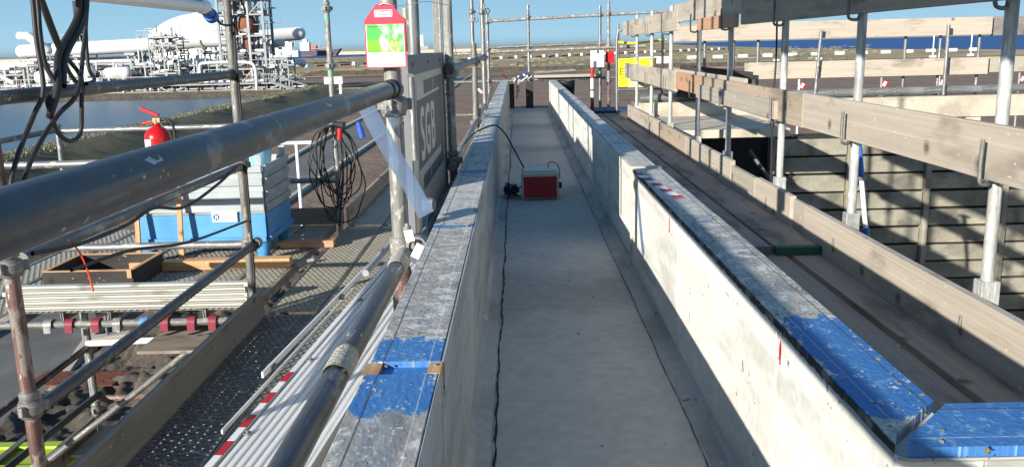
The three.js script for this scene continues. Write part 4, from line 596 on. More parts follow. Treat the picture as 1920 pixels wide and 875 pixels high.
// ---------------------------------------------------------------- ground
const soilTex = dtex(512, 512, 9, 9, (u, v) => { const n = fbm(u, v, 5, 5, 6, 201), f = fbm(u, v, 60, 60, 3, 207), g = fbm(u, v, 150, 150, 2, 209); return mix([92, 72, 58], [146, 120, 98], cl(n * 0.9 + f * 0.6 - 0.3)).map((x) => x * (0.8 + 0.4 * g)); });
const soil = std({ map: soilTex, bumpMap: dtex(512, 512, 9, 9, (u, v) => 255 * fbm(u, v, 30, 30, 5, 205), false), bumpScale: 0.05, roughness: 1 });
const field = std({ map: dtex(512, 512, 160, 160, (u, v) => { const n = fbm(u, v, 4, 8, 6, 211), f = fbm(u, v, 40, 40, 4, 213); return mix(mix([146, 122, 82], [190, 158, 112], n), [128, 122, 78], ss(0.5, 0.7, f) * 0.7).map((x) => x * (0.7 + 0.5 * fbm(u, v, 9, 3, 4, 217))); }), roughness: 1 });
const soilDark = std({ map: dtex(512, 512, 5, 5, (u, v) => { const n = fbm(u, v, 6, 6, 6, 221), f = fbm(u, v, 50, 50, 3, 227); return mix([48, 42, 37], [128, 116, 102], cl(n * 0.7 + f * 0.6 - 0.3)); }), roughness: 1 });
const flat = (x0, x1, z0, z1, y) => { const g = new THREE.PlaneGeometry(x1 - x0, z0 - z1); g.rotateX(-Math.PI / 2); g.translate((x0 + x1) / 2, y, (z0 + z1) / 2); return mUV(g.toNonIndexed(), 'x', 0, 0); };
struct('ground', flat(-9000, 9000, 600, -12000, G - 0.06), field, 'tan grassy plain stretching to the horizon');
struct('soil_ground', slabXZ([[-80, 60], [90, 60], [90, -95], [40, -150], [-10, -165], [-60, -150], [-80, -95]], G - 0.05, G - 0.03), soil, 'dark brown bare soil round the works');
{ const t = scene.children.at(-1); mUV(t.geometry, 'x', 0, 0); }
struct('site_road', slabXZ([[-8.2, 10], [-5.2, 4], [-5.9, -9], [-7.2, -14], [-7.3, -50], [-7.5, -150], [-11.8, -150], [-10.2, -50], [-8.9, -16]], G - 0.028, G - 0.012), std({ map: dtex(256, 256, 4, 4, (u, v) => mix([78, 75, 71], [118, 114, 108], fbm(u, v, 6, 6, 6, 231))), roughness: 0.95 }), 'grey asphalt site road running away at lower left');
mUV(scene.children.at(-1).geometry, 'z', 0, 0);
struct('road_kerb', [slabXZ([[-5.9, -9], [-5.78, -9], [-7.05, -14], [-7.15, -50], [-7.3, -150], [-7.5, -150], [-7.3, -50], [-7.2, -14]], G - 0.03, G + 0.09), slabXZ([[-8.4, 5], [-8.2, 5], [-8.9, -16], [-10.2, -50], [-11.8, -150], [-12, -150], [-10.4, -50], [-9.1, -16]], G - 0.03, G + 0.09)].map((g) => mUV(g)), M.slab, 'pale kerbs of the site road');
{ // rough soil below the platform
  const g = new THREE.PlaneGeometry(5.6, 12, 110, 220); g.rotateX(-Math.PI / 2); const p = g.attributes.position; for (let i = 0; i < p.count; i++) { const x = p.getX(i), z = p.getZ(i), e = Math.min(1, (2.8 - Math.abs(x)) * 1.2, (6 - Math.abs(z)) * 0.8); p.setY(i, e * (0.5 * fbm(x / 8 + 2, z / 8 + 2, 12, 12, 3, 241) + 0.34 * fbm(x / 2 + 5, z / 2 + 9, 12, 12, 5, 247) + 0.12 * fbm(x * 1.5 + 5, z * 1.5 + 9, 24, 24, 3, 249) - 0.06) - 0.12); } g.translate(-4.1, G - 0.02, -13.4); g.computeVertexNormals(); struct('soil_bank', mUV(g.toNonIndexed(), 'x', 0, 0), soilDark, 'lumpy dark soil below the left platform'); }
// grass dyke and pond
{ const n = 120, pos = [], idx = [], prof = [[-2.6, 0], [-1.5, 0.75], [-0.7, 1.08], [0.2, 1.12], [1.2, 0.72], [3.2, 0]];
  for (let i = 0; i <= n; i++) { const z = -22 - i * 72 / n, cx = -18.2 - (i / n) * 2.2 + Math.sin(i * 0.3) * 0.3; prof.forEach(([dx, dy]) => pos.push(cx + dx * 1.1 + rr(-0.03, 0.03), G - 0.03 + dy * 0.98 * (1 + rr(-0.015, 0.015)), z)); }
  for (let i = 0; i < n; i++) for (let k = 0; k < 5; k++) { const a = i * 6 + k, b = a + 1, c = a + 6, d = a + 7; idx.push(a, b, c, b, d, c); }
  const g = new THREE.BufferGeometry(); g.setAttribute('position', new THREE.Float32BufferAttribute(pos, 3)); g.setIndex(idx); g.computeVertexNormals();
  struct('grass_dyke', mUV(g, 'z'), std({ map: dtex(256, 256, 5, 5, (u, v) => { const a = fbm(u, v, 8, 8, 5, 251), b = fbm(u, v, 40, 40, 3, 253); return mix(mix([66, 60, 42], [128, 116, 82], cl(a * 0.6 + b * 0.6 - 0.1)), [58, 56, 38], ss(0.55, 0.7, a) * 0.6); }), side: THREE.DoubleSide, roughness: 1 }), 'grass covered dyke running away beside the pond');
  const tuft = new THREE.ConeGeometry(0.035, 0.22, 3); tuft.translate(0, 0.09, 0); const im = new THREE.InstancedMesh(tuft, std({ color: 0xffffff, roughness: 1 }), 16000), o = new THREE.Object3D();
  for (let i = 0; i < 16000; i++) { const z = -22 - Math.pow(rnd(), 1.4) * 68, k = (-z - 22) / 72, cx = -18.2 - k * 2.2, dx = rr(-2.4, 0.5), y = dx < -0.7 ? (dx + 2.9) / 2.2 * 1.05 : dx < 0.3 ? 1.1 : 1.1 - (dx - 0.3) * 0.4; o.position.set(cx + dx, G + y * 0.98 - 0.05, z); o.rotation.set(rr(-0.6, 0.6), rr(0, 6), rr(-0.6, 0.6)); const s = rr(0.25, 0.75); o.scale.set(s * 1.6, s, s * 1.6); o.updateMatrix(); im.setMatrixAt(i, o.matrix); im.setColorAt(i, new THREE.Color().setHSL(rr(0.1, 0.17), rr(0.2, 0.36), rr(0.16, 0.36))); }
  im.name = 'grass_tufts'; im.userData = { kind: 'stuff', label: 'short rough grass on the dyke', category: 'grass' }; im.castShadow = im.receiveShadow = true; scene.add(im);
  const water = std({ color: 0x4a5a66, roughness: 0.34, metalness: 0, bumpMap: dtex(256, 256, 6, 6, (u, v) => 255 * fbm(u, v, 10, 24, 4, 261), false), bumpScale: 0.02 });
  struct('pond_water', slabXZ([[-95, -20], [-20.8, -20], [-21.5, -60], [-22.6, -92], [-95, -92]], G - 0.025, G + 0.02), water, 'calm grey-blue pond beyond the dyke'); mUV(scene.children.at(-1).geometry, 'x', 0, 0);
  struct('pond_bank', [prism([[-100, G], [-100, G + 0.55], [-16, G + 0.55], [-15, G]], -92, -95.5)], soilDark, 'dark low bank along the far side of the pond');
  struct('bank_crest', flat(-100, -16, -92.3, -95.2, G + 0.56), field, 'dry grass crest of the far pond bank');
  const sea = std({ map: dtex(128, 128, 60, 60, (u, v) => mix([26, 62, 116], [40, 86, 146], fbm(u, v, 6, 12, 4, 271))), roughness: 0.55, bumpMap: dtex(128, 128, 60, 60, (u, v) => 255 * fbm(u, v, 12, 30, 3, 273), false), bumpScale: 0.3 });
  struct('sea', slabXZ([[150, -262], [260, -150], [9000, -150], [9000, -9000], [1500, -9000], [640, -4000], [213, -1060], [142, -444]], G - 0.05, G - 0.02), sea, 'deep blue sea inlet at the right'); mUV(scene.children.at(-1).geometry, 'x', 0, 0);
  struct('sea', slabXZ([[-4000, -520], [-130, -560], [-60, -700], [-40, -880], [-4000, -900]], G - 0.05, G - 0.02), sea, 'blue strip of harbour water at the left'); mUV(scene.children.at(-1).geometry, 'x', 0, 0);
  const dim = plain(0.06, 0.1, 0.16, 1), shore = plain(0.17, 0.17, 0.15, 1), hill = (x0, x1, z, h, s, lbl) => { const pts = [[x0, G - 1]]; for (let i = 0; i <= 40; i++) pts.push([x0 + (x1 - x0) * i / 40, G + h * Math.sin(Math.PI * cl(i / 40 * 1.0)) ** 0.4 * (0.75 + 0.5 * vn(i * 0.5, s, 99, 99, 5))]); pts.push([x1, G - 1]); struct('far_shore', prism(pts, z, z - 120), x0 < -5000 ? dim : shore, lbl); };
  hill(-2600, 900, -4200, 7, 1, 'low tan dunes on the horizon in the middle'); hill(900, 4200, -5200, 11, 2, 'low tan far shore beyond the sea at the right'); hill(-5200, -2400, -4300, 14, 3, 'low dark blue far shore at the left');
}
solo('embankment', prism([[-40, G - 0.1], [-38, G + 0.7], [120, G + 0.5], [125, G - 0.1]], -164, -168), soilDark, 'low dark earth bank where the soil meets the plain', 'earth bank');
{ // red and white barrier line on the plain
  const t = thing('barrier_line', 'long low line of alternating white and red barrier blocks across the plain', 'barrier', [0, G, -300]); const pw = std({ color: 0xe4e2dc, roughness: 0.7 }), pr = std({ color: 0x96604c, roughness: 0.8 }); const A = V(-62, 0, -238), B = V(110, 0, -470), n = 33, wg = new THREE.BoxGeometry(2.6, 1.3, 1), rg = new THREE.BoxGeometry(3.2, 0.5, 0.8);
  for (let i = 0; i < n; i++) for (const [k, g, m, nm] of [[0, wg, pw, 'white_block'], [0.5, rg, pr, 'red_block']]) { const p = A.clone().lerp(B, (i + k) / n), b = new THREE.Mesh(g, m); b.name = nm; b.position.set(p.x, 0.45, p.z + 300); b.rotation.y = Math.atan2(-(B.z - A.z), B.x - A.x); b.castShadow = b.receiveShadow = true; t.add(b); } }
{ const t = thing('white_sign', 'white T-shaped sign post beside the site road behind the bin', 'sign post', [-5.06, G, -20]); part('pole', tube([-5.06, G, -20], [-5.06, -0.43, -20], 0.04, 10), M.white, t); part('crossbar', bx(-5.42, -4.7, -0.47, -0.4, -19.95, -20.05, 'x', 0.01), M.white, t); }
{ const t = thing('white_lamp', 'short white lamp post on the brown soil left of the tag', 'lamp post', [-12, G, -60]); part('pole', tube([-12.3, G - 0.02, -62], [-12.3, -0.4, -62], 0.12, 8), M.white, t); part('lamp_head', bx(-13.4, -12.1, -0.7, -0.2, -61.8, -62.2, 'x', 0.05), M.white, t); }
solo('soil_ditch', bx(-75, -12, G - 0.028, G + 0.02, -150, -153, 'x'), M.blackRough, 'dark ditch line across the plain at left', 'ditch');
// small markers on the soil beyond the pit
[[7.9, 0.9, -25, 'nearest the hanging cable'], [10.2, 0.85, -25, 'middle one'], [11.8, 0.9, -25, 'right one'], [14.6, 0.9, -26, 'at the right edge'], [6.0, 1.0, -22, 'near the yellow sign']].forEach(([x, h, z, l], i) => { const t = thing('marker_stake', 'thin stake with a red and white tape flag beyond the pit, ' + l, 'marker stake', [x, G, z]); part('stake', tube([x, G, z], [x, 0.5, z], 0.03, 8), i % 2 ? M.steelGrey : M.white, t); part('tape_flag', [rot(bx(x, x + 0.22, 0.31, 0.44, z, z + 0.02, 'x'), [x, 0.4, z], V(0, 0, 1), -0.5)], M.red, t); part('tape_flag', [rot(bx(x + 0.07, x + 0.15, 0.305, 0.445, z + 0.021, z + 0.03, 'x'), [x, 0.4, z], V(0, 0, 1), -0.5)], M.white, t); });
for (let i = 0; i < 7; i++) { const x = 55 + i * 11, z = -190 - (i % 3) * 6; const t = thing('marker_post', 'thin white post on the plain before the sea, ' + ['leftmost', 'second from the left', 'third from the left', 'fourth from the left', 'fifth from the left', 'sixth from the left', 'rightmost'][i], 'marker post', [x, G, z], 'thin posts before the sea'); part('pole', tube([x, G, z], [x, 4.5, z], 0.12, 8), M.white, t); part('foot', bx(x - 0.6, x + 0.6, G, G + 0.5, z - 0.4, z + 0.4, 'x', 0.05), M.whitePaint, t); }
for (let i = 0; i < 14; i++) { const x = 38 + i * 7.2, z = -235 - i * 2; solo('road_block', bx(x, x + 2.6, G - 0.02, G + 0.9, z, z - 0.9, 'x', 0.1), M.whitePaint, 'small white block on the plain before the sea, ' + ['leftmost', 'second', 'third', 'fourth', 'fifth', 'sixth', 'seventh', 'eighth', 'ninth', 'tenth', 'eleventh', 'twelfth', 'thirteenth', 'rightmost'][i] + ' from the left', 'road block', 'white blocks before the sea'); }
solo('white_cabin', bx(26, 34, G - 0.02, G + 1.5, -196, -200, 'x', 0.1), M.whitePaint, 'low white cabin on the plain behind the right rail', 'cabin');
{ struct('dirt_track', [slabXZ([[-70, -186], [120, -205], [120, -212], [-70, -190]], G - 0.05, G - 0.03), slabXZ([[-80, -258], [140, -330], [140, -338], [-80, -264]], G - 0.05, G - 0.03)].map((g) => mUV(g, 'x')), std({ map: dtex(64, 64, 9, 9, (u, v) => mix([140, 126, 104], [176, 160, 134], fbm(u, v, 5, 5, 4, 311))), roughness: 1 }), 'pale dirt tracks crossing the plain');
  const im = new THREE.InstancedMesh(new THREE.IcosahedronGeometry(1, 0), std({ color: 0xffffff, roughness: 1 }), 700), o = new THREE.Object3D();
  for (let i = 0; i < 700; i++) { const z = -168 - Math.pow(rnd(), 1.5) * 420; o.position.set(rr(-0.28, 0.4) * -z, G - 0.05, z); const s = rr(0.25, 0.8); o.scale.set(s * rr(1, 3.5), s * rr(0.3, 0.8), s * 1.4); o.rotation.set(0, rr(0, 6), 0); o.updateMatrix(); im.setMatrixAt(i, o.matrix); im.setColorAt(i, new THREE.Color().setHSL(rr(0.08, 0.2), rr(0.15, 0.4), rr(0.08, 0.25))); }
  im.name = 'scrub'; im.userData = { kind: 'stuff', label: 'low scrub and stones scattered over the plain', category: 'scrub' }; im.castShadow = im.receiveShadow = true; scene.add(im); }
// ---------------------------------------------------------------- gas plant across the pond
const B = (x0, x1, y0, y1, z0, z1) => bx(x0, x1, y0, y1, z0, z1, 'x');
const strut = (a, b, w = 0.12) => { const g = new THREE.BoxGeometry(w, V(...a).distanceTo(V(...b)), w); return mUV(alignTo(g.toNonIndexed(), V(...a), V(...b)), 'y'); };
const GP = G - 0.02;
{ // storage tank with dome
  const t = thing('storage_tank', 'huge white domed gas storage tank behind the pipework', 'storage tank', [-102, GP, -300]);
  part('wall', lathe([[18.2, GP], [18.2, 8.6], [18.6, 8.7], [18.6, 9.2], [18, 9.2]], V(-102, 0, -300), UP, 72), M.tankWhite, t);
  const pr = []; for (let i = 0; i <= 14; i++) { const a = i / 14; pr.push([18 * (1 - a) + 0.01, 9.2 + 5.6 * (1 - Math.pow(1 - a, 2.5))]); } part('dome', lathe(pr, V(-102, 0, -300), UP, 72), M.tankWhite, t);
  const g = []; for (let i = 0; i < 60; i++) { const a = i / 60 * 6.283; g.push(strut([-102 + 18.5 * Math.cos(a), 9.2, -300 + 18.5 * Math.sin(a)], [-102 + 18.5 * Math.cos(a), 10.3, -300 + 18.5 * Math.sin(a)], 0.12)); } const tor = new THREE.TorusGeometry(18.5, 0.08, 4, 72); tor.rotateX(Math.PI / 2); tor.translate(-102, 10.3, -300); g.push(mUV(tor.toNonIndexed())); part('roof_railing', g, M.steelGrey, t);
  const pl = [B(-106, -96, 14.6, 14.9, -297, -302)]; for (let i = 0; i < 12; i++) pl.push(strut([-106 + i * 0.9, 14.9, -297], [-106 + i * 0.9, 16 + rr(0, 1), -297], 0.18)); pl.push(B(-106, -96, 15.9, 16.05, -297, -297.2)); part('roof_platform', pl, M.steelGrey, t);
}
function pipeline(name, label, pts, r, supports, mat = M.whitePaint) { // big pipe on trestles
  const t = thing(name, label, 'pipeline', pts[0]);
  part('pipe', new THREE.TubeGeometry(new THREE.CatmullRomCurve3(pts.map((p) => V(...p)), false, 'catmullrom', 0.05), 60, r, 20, false).toNonIndexed(), mat, t);
  for (const p of [pts[0], pts.at(-1)]) part('end_cap', (() => { const s = new THREE.SphereGeometry(r, 18, 10); s.translate(...p); return s.toNonIndexed(); })(), mat, t);
  for (const [x, y, z] of supports) { part('trestle_leg', [strut([x - 0.5, GP, z], [x - 0.4, y - r, z], 0.2), strut([x + 0.5, GP, z], [x + 0.4, y - r, z], 0.2)], M.steelGrey, t); part('saddle', B(x - 0.6, x + 0.6, y - r - 0.15, y - r + 0.1, z - 0.5, z + 0.5), M.steelGrey, t); }
  return t;
}
pipeline('main_pipeline', 'thickest white insulated pipeline crossing high behind the cables', [[-58.4, 2.3, -106], [-44, 2.75, -107], [-33, 3.3, -109], [-27, 3.75, -112]], 0.82, [[-46, 2.6, -106.9], [-38, 3, -108], [-52, 2.5, -106.5]]);
pipeline('low_pipeline', 'long white pipeline low at the far left', [[-80, 0.75, -104], [-66, 0.72, -104], [-55, 0.8, -104], [-43, 0.35, -104]], 0.34, [[-64, 0.72, -104], [-59.5, 0.75, -104]]);
pipeline('branch_pipeline', 'white branch pipe sloping down to the low pipeline at far left', [[-61.5, 0.65, -103.6], [-59, -0.9, -103], [-58.4, -1.2, -103]], 0.26, []);
pipeline('elbow_pipe', 'white bent pipe end rising above the big pipeline, with a blue shaded side', [[-57.9, 4.1, -105], [-57, 4.05, -105], [-56, 3.3, -105], [-55.2, 2.5, -105.5]], 0.5, []);
pipeline('rear_pipeline', 'white pipeline behind the columns at middle height', [[-52, 0.2, -112], [-40, 0.3, -112], [-30, 0.2, -112], [-26.8, 0.1, -112]], 0.5, [[-45, 0.25, -112], [-34, 0.2, -112]]);
pipeline('jetty_pipe', 'slim white pipe under the elevated walkway', [[-60, -1.7, -103], [-44, -1.75, -103], [-28, -2.0, -103]], 0.16, [[-50, -1.7, -103], [-40, -1.8, -103]]);
function vessel(x0, x1, y, z, r, label) { const t = thing('pressure_vessel', label, 'pressure vessel', [(x0 + x1) / 2, y - r, z]); const g = new THREE.CapsuleGeometry(r, x1 - x0 - 2 * r, 8, 20); g.rotateZ(Math.PI / 2); g.translate((x0 + x1) / 2, y, z); part('shell', mUV(g.toNonIndexed(), 'x'), M.whitePaint, t); part('saddle', [B(x0 + r, x0 + r + 0.25, y - r * 1.4, y - r * 0.6, z - r * 0.8, z + r * 0.8), B(x1 - r - 0.25, x1 - r, y - r * 1.4, y - r * 0.6, z - r * 0.8, z + r * 0.8)], M.steelGrey, t); part('nozzle', tube([(x0 + x1) / 2, y + r * 0.9, z], [(x0 + x1) / 2, y + r * 1.4, z], r * 0.25, 10), M.whitePaint, t); }
vessel(-65.5, -61.9, -0.4, -102, 0.78, 'white horizontal vessel at the far left edge under the low pipeline');
vessel(-51.6, -47.7, -0.1, -101, 0.72, 'white horizontal vessel with a rounded end in the middle of the rack');
vessel(-50.5, -46.9, -1.35, -100.5, 0.5, 'smaller white drum below the middle vessel');
vessel(-46.9, -43.6, -0.4, -101, 0.7, 'white horizontal vessel right of the middle vessel');
vessel(-55.0, -52.6, -0.7, -101.5, 0.85, 'round white vessel left of the middle vessel, behind the cables');
vessel(-40.0, -35.6, 0.1, -106, 0.95, 'large white vessel under the right part of the big pipeline');
vessel(-31.8, -27.4, 2.55, -106.5, 0.5, 'slender white vessel held in the steel tower');
function rack(name, label, x0, x1, n, z, y1, levels, o = {}) { // steel frame with pipes
  const t = thing(name, label, o.cat || 'pipe rack', [(x0 + x1) / 2, GP, z]), d = o.d || 3;
  for (let i = 0; i <= n; i++) { const x = x0 + (x1 - x0) * i / n; part('column', [strut([x, GP, z], [x, y1, z], o.w || 0.22)], i % 3 ? M.steelGrey : M.whiteSteel, t); part('column', [strut([x, GP, z - d], [x, y1, z - d], o.w || 0.22)], M.steelMid, t); }
  for (const y of levels) { part('beam', [B(x0, x1, y, y + 0.18, z - 0.1, z + 0.1)], M.whiteSteel, t); part('beam', B(x0, x1, y, y + 0.18, z - d - 0.1, z - d + 0.1), M.steelGrey, t); part('cross_beam', Array.from({ length: n + 1 }, (_, i) => B(x0 + (x1 - x0) * i / n - 0.08, x0 + (x1 - x0) * i / n + 0.08, y - 0.02, y + 0.16, z - d, z)), M.steelGrey, t);
    for (let k = 0; k < (o.pipes || 3); k++) { const r = rr(0.07, 0.2), zz = z - 0.4 - k * (d - 0.6) / 3; part('pipe', tube([x0, y + 0.2 + r, zz], [x1, y + 0.2 + r, zz], r, 10), rnd() < 0.75 ? M.whitePaint : M.steelGrey, t); } }
  const br = []; for (let i = 0; i < n; i++) if (rnd() < (o.brace || 0.5)) { const xa = x0 + (x1 - x0) * i / n, xb = x0 + (x1 - x0) * (i + 1) / n, k = Math.floor(rnd() * (levels.length - 1)), ya = levels[k] || GP, yb = levels[k + 1] || y1; br.push(rnd() < 0.5 ? strut([xa, ya, z], [xb, yb, z], 0.1) : strut([xb, ya, z], [xa, yb, z], 0.1)); }
  for (const g of br) part('diagonal_brace', g, M.steelGrey, t);
  // small pipework: risers, valves and gauges
  const g1 = [], g2 = []; for (let i = 0; i < (o.bits || 60); i++) { const x = rr(x0, x1), y = rr(levels[0] - 0.6, y1), zz = z - rr(-0.3, d), l = rr(0.3, 1.8), q = rnd(); const g = q < 0.45 ? tube([x, y, zz], [x, y + l, zz], rr(0.04, 0.1), 8) : q < 0.7 ? tube([x, y, zz], [x + l, y, zz], rr(0.04, 0.1), 8) : q < 0.85 ? lathe([[0, -0.2], [0.2, -0.15], [0.2, 0.15], [0, 0.2]].map((p) => [p[0] * rr(0.6, 1.2), p[1]]), V(x, y, zz), UP, 8) : B(x, x + rr(0.2, 0.7), y, y + rr(0.2, 0.5), zz, zz + 0.3); (rnd() < 0.6 ? g1 : g2).push(g); }
  part('small_pipework', g1, rnd() < 0.5 ? M.whitePaint : M.whiteSteel, t, { kind: 'stuff' }); part('valve_gear', g2, [M.steelMid, M.steelGrey, M.rust][Math.floor(rnd() * 2.6)], t, { kind: 'stuff' });
  if (o.rail) { const y = o.rail, g = [B(x0, x1, y, y + 0.1, z - 1, z + 0.6)]; for (let x = x0; x <= x1; x += 0.9) g.push(strut([x, y, z + 0.55], [x, y + 1.05, z + 0.55], 0.06)); g.push(B(x0, x1, y + 1.02, y + 1.09, z + 0.52, z + 0.58), B(x0, x1, y + 0.52, y + 0.57, z + 0.52, z + 0.58)); part('railing', g, M.steelGrey, t); }
  return t;
}
rack('pipe_rack', 'steel pipe rack at the far left below the low pipeline', -70, -57, 6, -103, 0.3, [-2.0, -0.4], { bits: 80 });
rack('pipe_rack', 'steel pipe rack with white pipes behind the hanging cables', -56.5, -44.5, 6, -103, 0.9, [-2.1, -0.5, 0.6], { bits: 120 });
rack('pipe_rack', 'dense steel pipe rack in the middle of the plant', -44, -36.5, 5, -102, 0.8, [-2.2, -1.0, 0.2], { bits: 150, w: 0.16 });
rack('steel_tower', 'narrow steel tower of pipes and ladders standing before the big pipeline', -41.4, -38.2, 2, -101, 3.6, [-2.2, -0.6, 1.0, 2.5, 3.3], { bits: 110, rail: 3.4, w: 0.12, cat: 'steel tower', brace: 1, pipes: 1, d: 2 });
rack('pipe_rack', 'steel pipe rack right of the cable post, below the white tank', -36, -31.6, 3, -103, 0.4, [-2.4, -1.2, 0.1], { bits: 110, rail: -1.3 });
rack('valve_platform', 'railed steel platform with valves above the big pipeline', -46, -41, 3, -109.5, 3.6, [1.9, 3.3], { bits: 50, rail: 3.4, cat: 'platform', d: 2.4, w: 0.14, pipes: 1 });
rack('pipe_rack', 'second steel pipe rack further back behind the hanging cables', -60, -44.5, 8, -108, 1.3, [-1.8, -0.2, 1.0], { bits: 150, w: 0.16 });
rack('pipe_rack', 'pipe rack further back beside the cable post', -38, -31, 4, -108, 2.0, [-1.8, -0.2, 1.5], { bits: 110, w: 0.16 });
rack('elevated_walkway', 'long low elevated steel walkway in front of the plant', -66, -26.5, 26, -99.5, -1.75, [-2.6, -1.95], { bits: 130, rail: -1.85, cat: 'walkway', pipes: 2, d: 1.6, w: 0.13, brace: 0.7 });
rack('loading_tower', 'tall lattice loading tower at the right end of the plant', -33.0, -28.0, 3, -100, 7.4, [-2.2, -0.3, 1.4, 3.3, 5.6, 7.2], { bits: 190, rail: 7.25, cat: 'steel tower', d: 3.4, w: 0.26, brace: 1, pipes: 1 });
rack('lattice_frame', 'dark lattice frame with stairs at the right edge of the plant', -28.4, -25.6, 2, -100, 0.8, [-3.2, -1.6, -0.2, 0.7], { bits: 130, cat: 'steel frame', d: 3, w: 0.12, brace: 1 });
const brown = std({ map: dtex(64, 64, 2, 2, (u, v) => mix([104, 60, 42], [132, 80, 58], fbm(u, v, 5, 5, 4, 281))), roughness: 0.8 });
{ const t = thing('loading_column', 'thick red-brown column inside the loading tower with a white upper part', 'loading column', [-30.3, GP, -101.4]); part('lower_column', tube([-30.3, GP - 1, -101.4], [-30.2, 3.3, -101.4], 0.62, 20), brown, t); part('joint', lathe([[0.62, 3.3], [1.0, 3.9], [1.1, 4.6], [0.9, 5.3], [0.7, 5.6]], V(-30.2, 0, -101.4), UP, 18), brown, t); part('upper_column', tube([-30.2, 5.6, -101.4], [-30.2, 12, -101.4], 0.66, 20), M.whitePaint, t); }
{ const t = thing('loading_column', 'slimmer red-brown column left of the white one in the loading tower', 'loading column', [-31.7, GP, -101.6]); part('pipe', tube([-31.7, 2.6, -101.6], [-31.7, 12, -101.6], 0.36, 16), brown, t); part('flange', tube([-31.7, 6.2, -101.6], [-31.7, 6.5, -101.6], 0.5, 16), brown, t); }
{ const t = thing('pipe_loop', 'white pipe loop with rounded corners at the foot of the loading tower', 'pipe loop', [-33.5, -1.4, -98.6]); part('pipe', cable([[-35.0, -1.5, -98.6], [-35.0, 0.2, -98.6], [-34.9, 0.45, -98.6], [-34.5, 0.55, -98.6], [-29.6, 0.5, -98.6], [-29.1, 0.3, -98.6], [-28.9, -0.2, -98.6], [-28.9, -2.6, -98.6]], 0.17, 120, 10), M.whitePaint, t); part('drop_pipe', tube([-31.0, 4.2, -98.8], [-30.9, 0.55, -98.8], 0.18, 12), M.whitePaint, t); }
{ const t = thing('access_stair', 'steel stair leading down from the right end of the plant', 'stair', [-24.5, GP, -98]); part('stringer', [strut([-27, -1.6, -97], [-22.4, GP, -95], 0.14), strut([-27, -1.6, -98], [-22.4, GP, -96], 0.14)], M.whiteSteel, t); part('handrail', [strut([-27, -0.7, -97], [-22.4, -2.0, -95], 0.08), ...[0, 1, 2, 3].map((i) => strut([-27 + i * 1.4, -1.6 - i * 0.38, -97 + i * 0.6], [-27 + i * 1.4, -0.7 - i * 0.38, -97 + i * 0.6], 0.07))], M.whiteSteel, t); }
{ const t = thing('flare_mast', 'dark tapering mast behind the cables at upper left', 'mast', [-68, GP, -140]); part('mast', tube([-68, GP, -140], [-68, 10, -140], 0.7, 12, 0.45), plain(0.03, 0.035, 0.05, 0.7), t); part('mast_platform', [B(-70, -66, 3.6, 3.8, -138, -142), ...[0, 1, 2, 3, 4].map((i) => strut([-70 + i, 3.8, -138], [-70 + i, 4.9, -138], 0.1)), B(-70, -66, 4.85, 4.95, -138, -138.1)], M.steelGrey, t); }
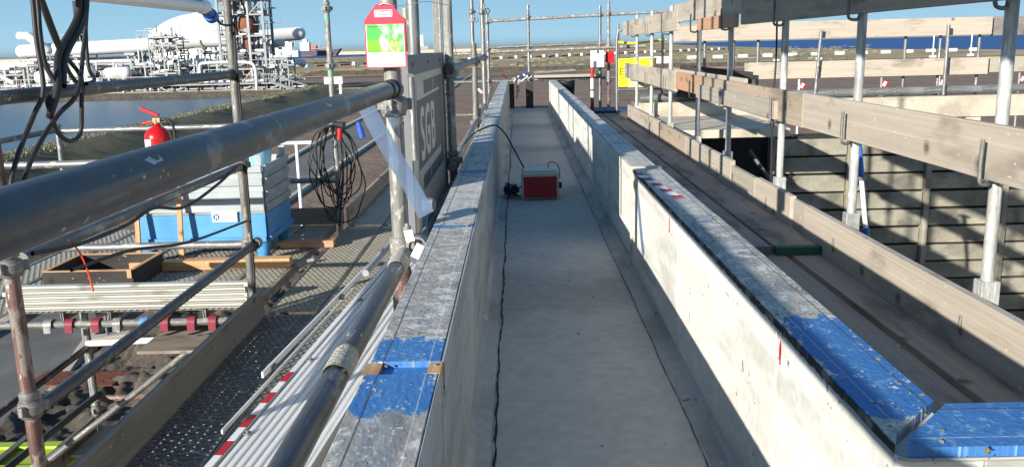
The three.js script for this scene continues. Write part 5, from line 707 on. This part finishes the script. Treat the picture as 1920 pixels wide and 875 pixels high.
{ const t = thing('cargo_ship', 'grey cargo ship with a red waterline moored behind the plain', 'ship', [-172, G, -800]); const hull = new THREE.Shape([[-193, 0.6], [-160.5, 0.6], [-156.5, 5.6], [-163, 4.6], [-193, 4.2]].map((p) => new THREE.Vector2(...p))), g = new THREE.ExtrudeGeometry(hull, { depth: 9, bevelEnabled: true, bevelSize: 0.4, bevelThickness: 0.4, bevelSegments: 1 }); g.translate(0, G, -805); part('hull', mUV(g.toNonIndexed(), 'x'), plain(0.06, 0.07, 0.09), t); part('boot_stripe', B(-193, -160, G - 0.02, G + 0.7, -795, -805), std({ color: 0x9a4a44 }), t);
  part('superstructure', [B(-192, -184, G + 4.6, G + 12, -797, -804), B(-190, -186, G + 12, G + 14.5, -798, -803)], M.whitePaint, t); part('deck_gear', [B(-182, -178, G + 4.6, G + 9, -797, -804), B(-172, -169, G + 4.6, G + 7.5, -797, -804)], std({ color: 0xd86a3a }), t); part('deck_pipe', [tube([-182, G + 6, -796], [-164, G + 6.4, -796], 0.5, 8), strut([-175, G + 4.6, -799], [-175, G + 12, -799], 0.5), strut([-167, G + 4.6, -799], [-167, G + 10.5, -799], 0.5)], M.whiteSteel, t); }
{ const t = thing('white_vessel', 'white and pale ship with a high superstructure just right of the loading tower', 'ship', [-196, G, -760]); part('hull', B(-215, -184, G, G + 5, -755, -765), M.whitePaint, t); part('superstructure', [B(-206, -189, G + 5, G + 12, -756, -764), B(-202, -192, G + 12, G + 17, -757, -763)], M.whitePaint, t); part('crane', [strut([-188, G + 5, -757], [-186, G + 14, -757], 0.6), strut([-211, G + 5, -757], [-211, G + 12, -757], 0.6)], M.steelGrey, t); }
{ const t = thing('distant_ship', 'tiny pale ship on the horizon right of the thick post', 'ship', [-420, G, -4000]); part('hull', B(-440, -390, G, G + 14, -3990, -4010), M.steelGrey, t); part('superstructure', B(-436, -412, G + 14, G + 62, -3992, -4008), M.whitePaint, t); }
solo('breakwater', prism([[-900, G - 0.2], [-880, G + 3.2], [-30, G + 3], [-10, G - 0.2]], -900, -930), M.slab, 'long pale breakwater beyond the harbour water', 'breakwater');
solo('wire', cable([[-0.9, 3.6, -9], [-0.76, 2.2, -9.0], [-0.55, 1.3, -9.2]], 0.003, 30, 4), M.steelDark, 'thin slanting wire against the sky left of the tag', 'wire');

// ---------------------------------------------------------------- unseen blockers added to shade the left deck and the right top board

{ const t = thing('added_shade_guard', 'added sheeted blocker outside the picture, shading the left walkway', 'scaffold guard', [-4.3, 0, 0.2]);
  for (const z of [-1.7, 0.3, 2.3]) part('post', tube([-4.35, G, z], [-4.35, 1.55, z]), M.galv, t);
  part('sheet', bx(-4.31, -4.28, 0.02, 1.5, -1.75, 2.6), M.greyBoard, t); part('rail', tube([-4.35, 1.5, -1.8], [-4.35, 1.5, 2.6]), M.galv, t); }
board(X1 - 0.06, X1 - 0.03, 2.5, 3.02, 1.0, -4.2, 'added unseen board above the picture, shading the right top board', M.board2);
for (const o of scene.children) if (o.isMesh || o.isGroup) o.traverse((q) => { if (q.isMesh) q.castShadow = q.receiveShadow = true; });
renderer.render(scene, camera);
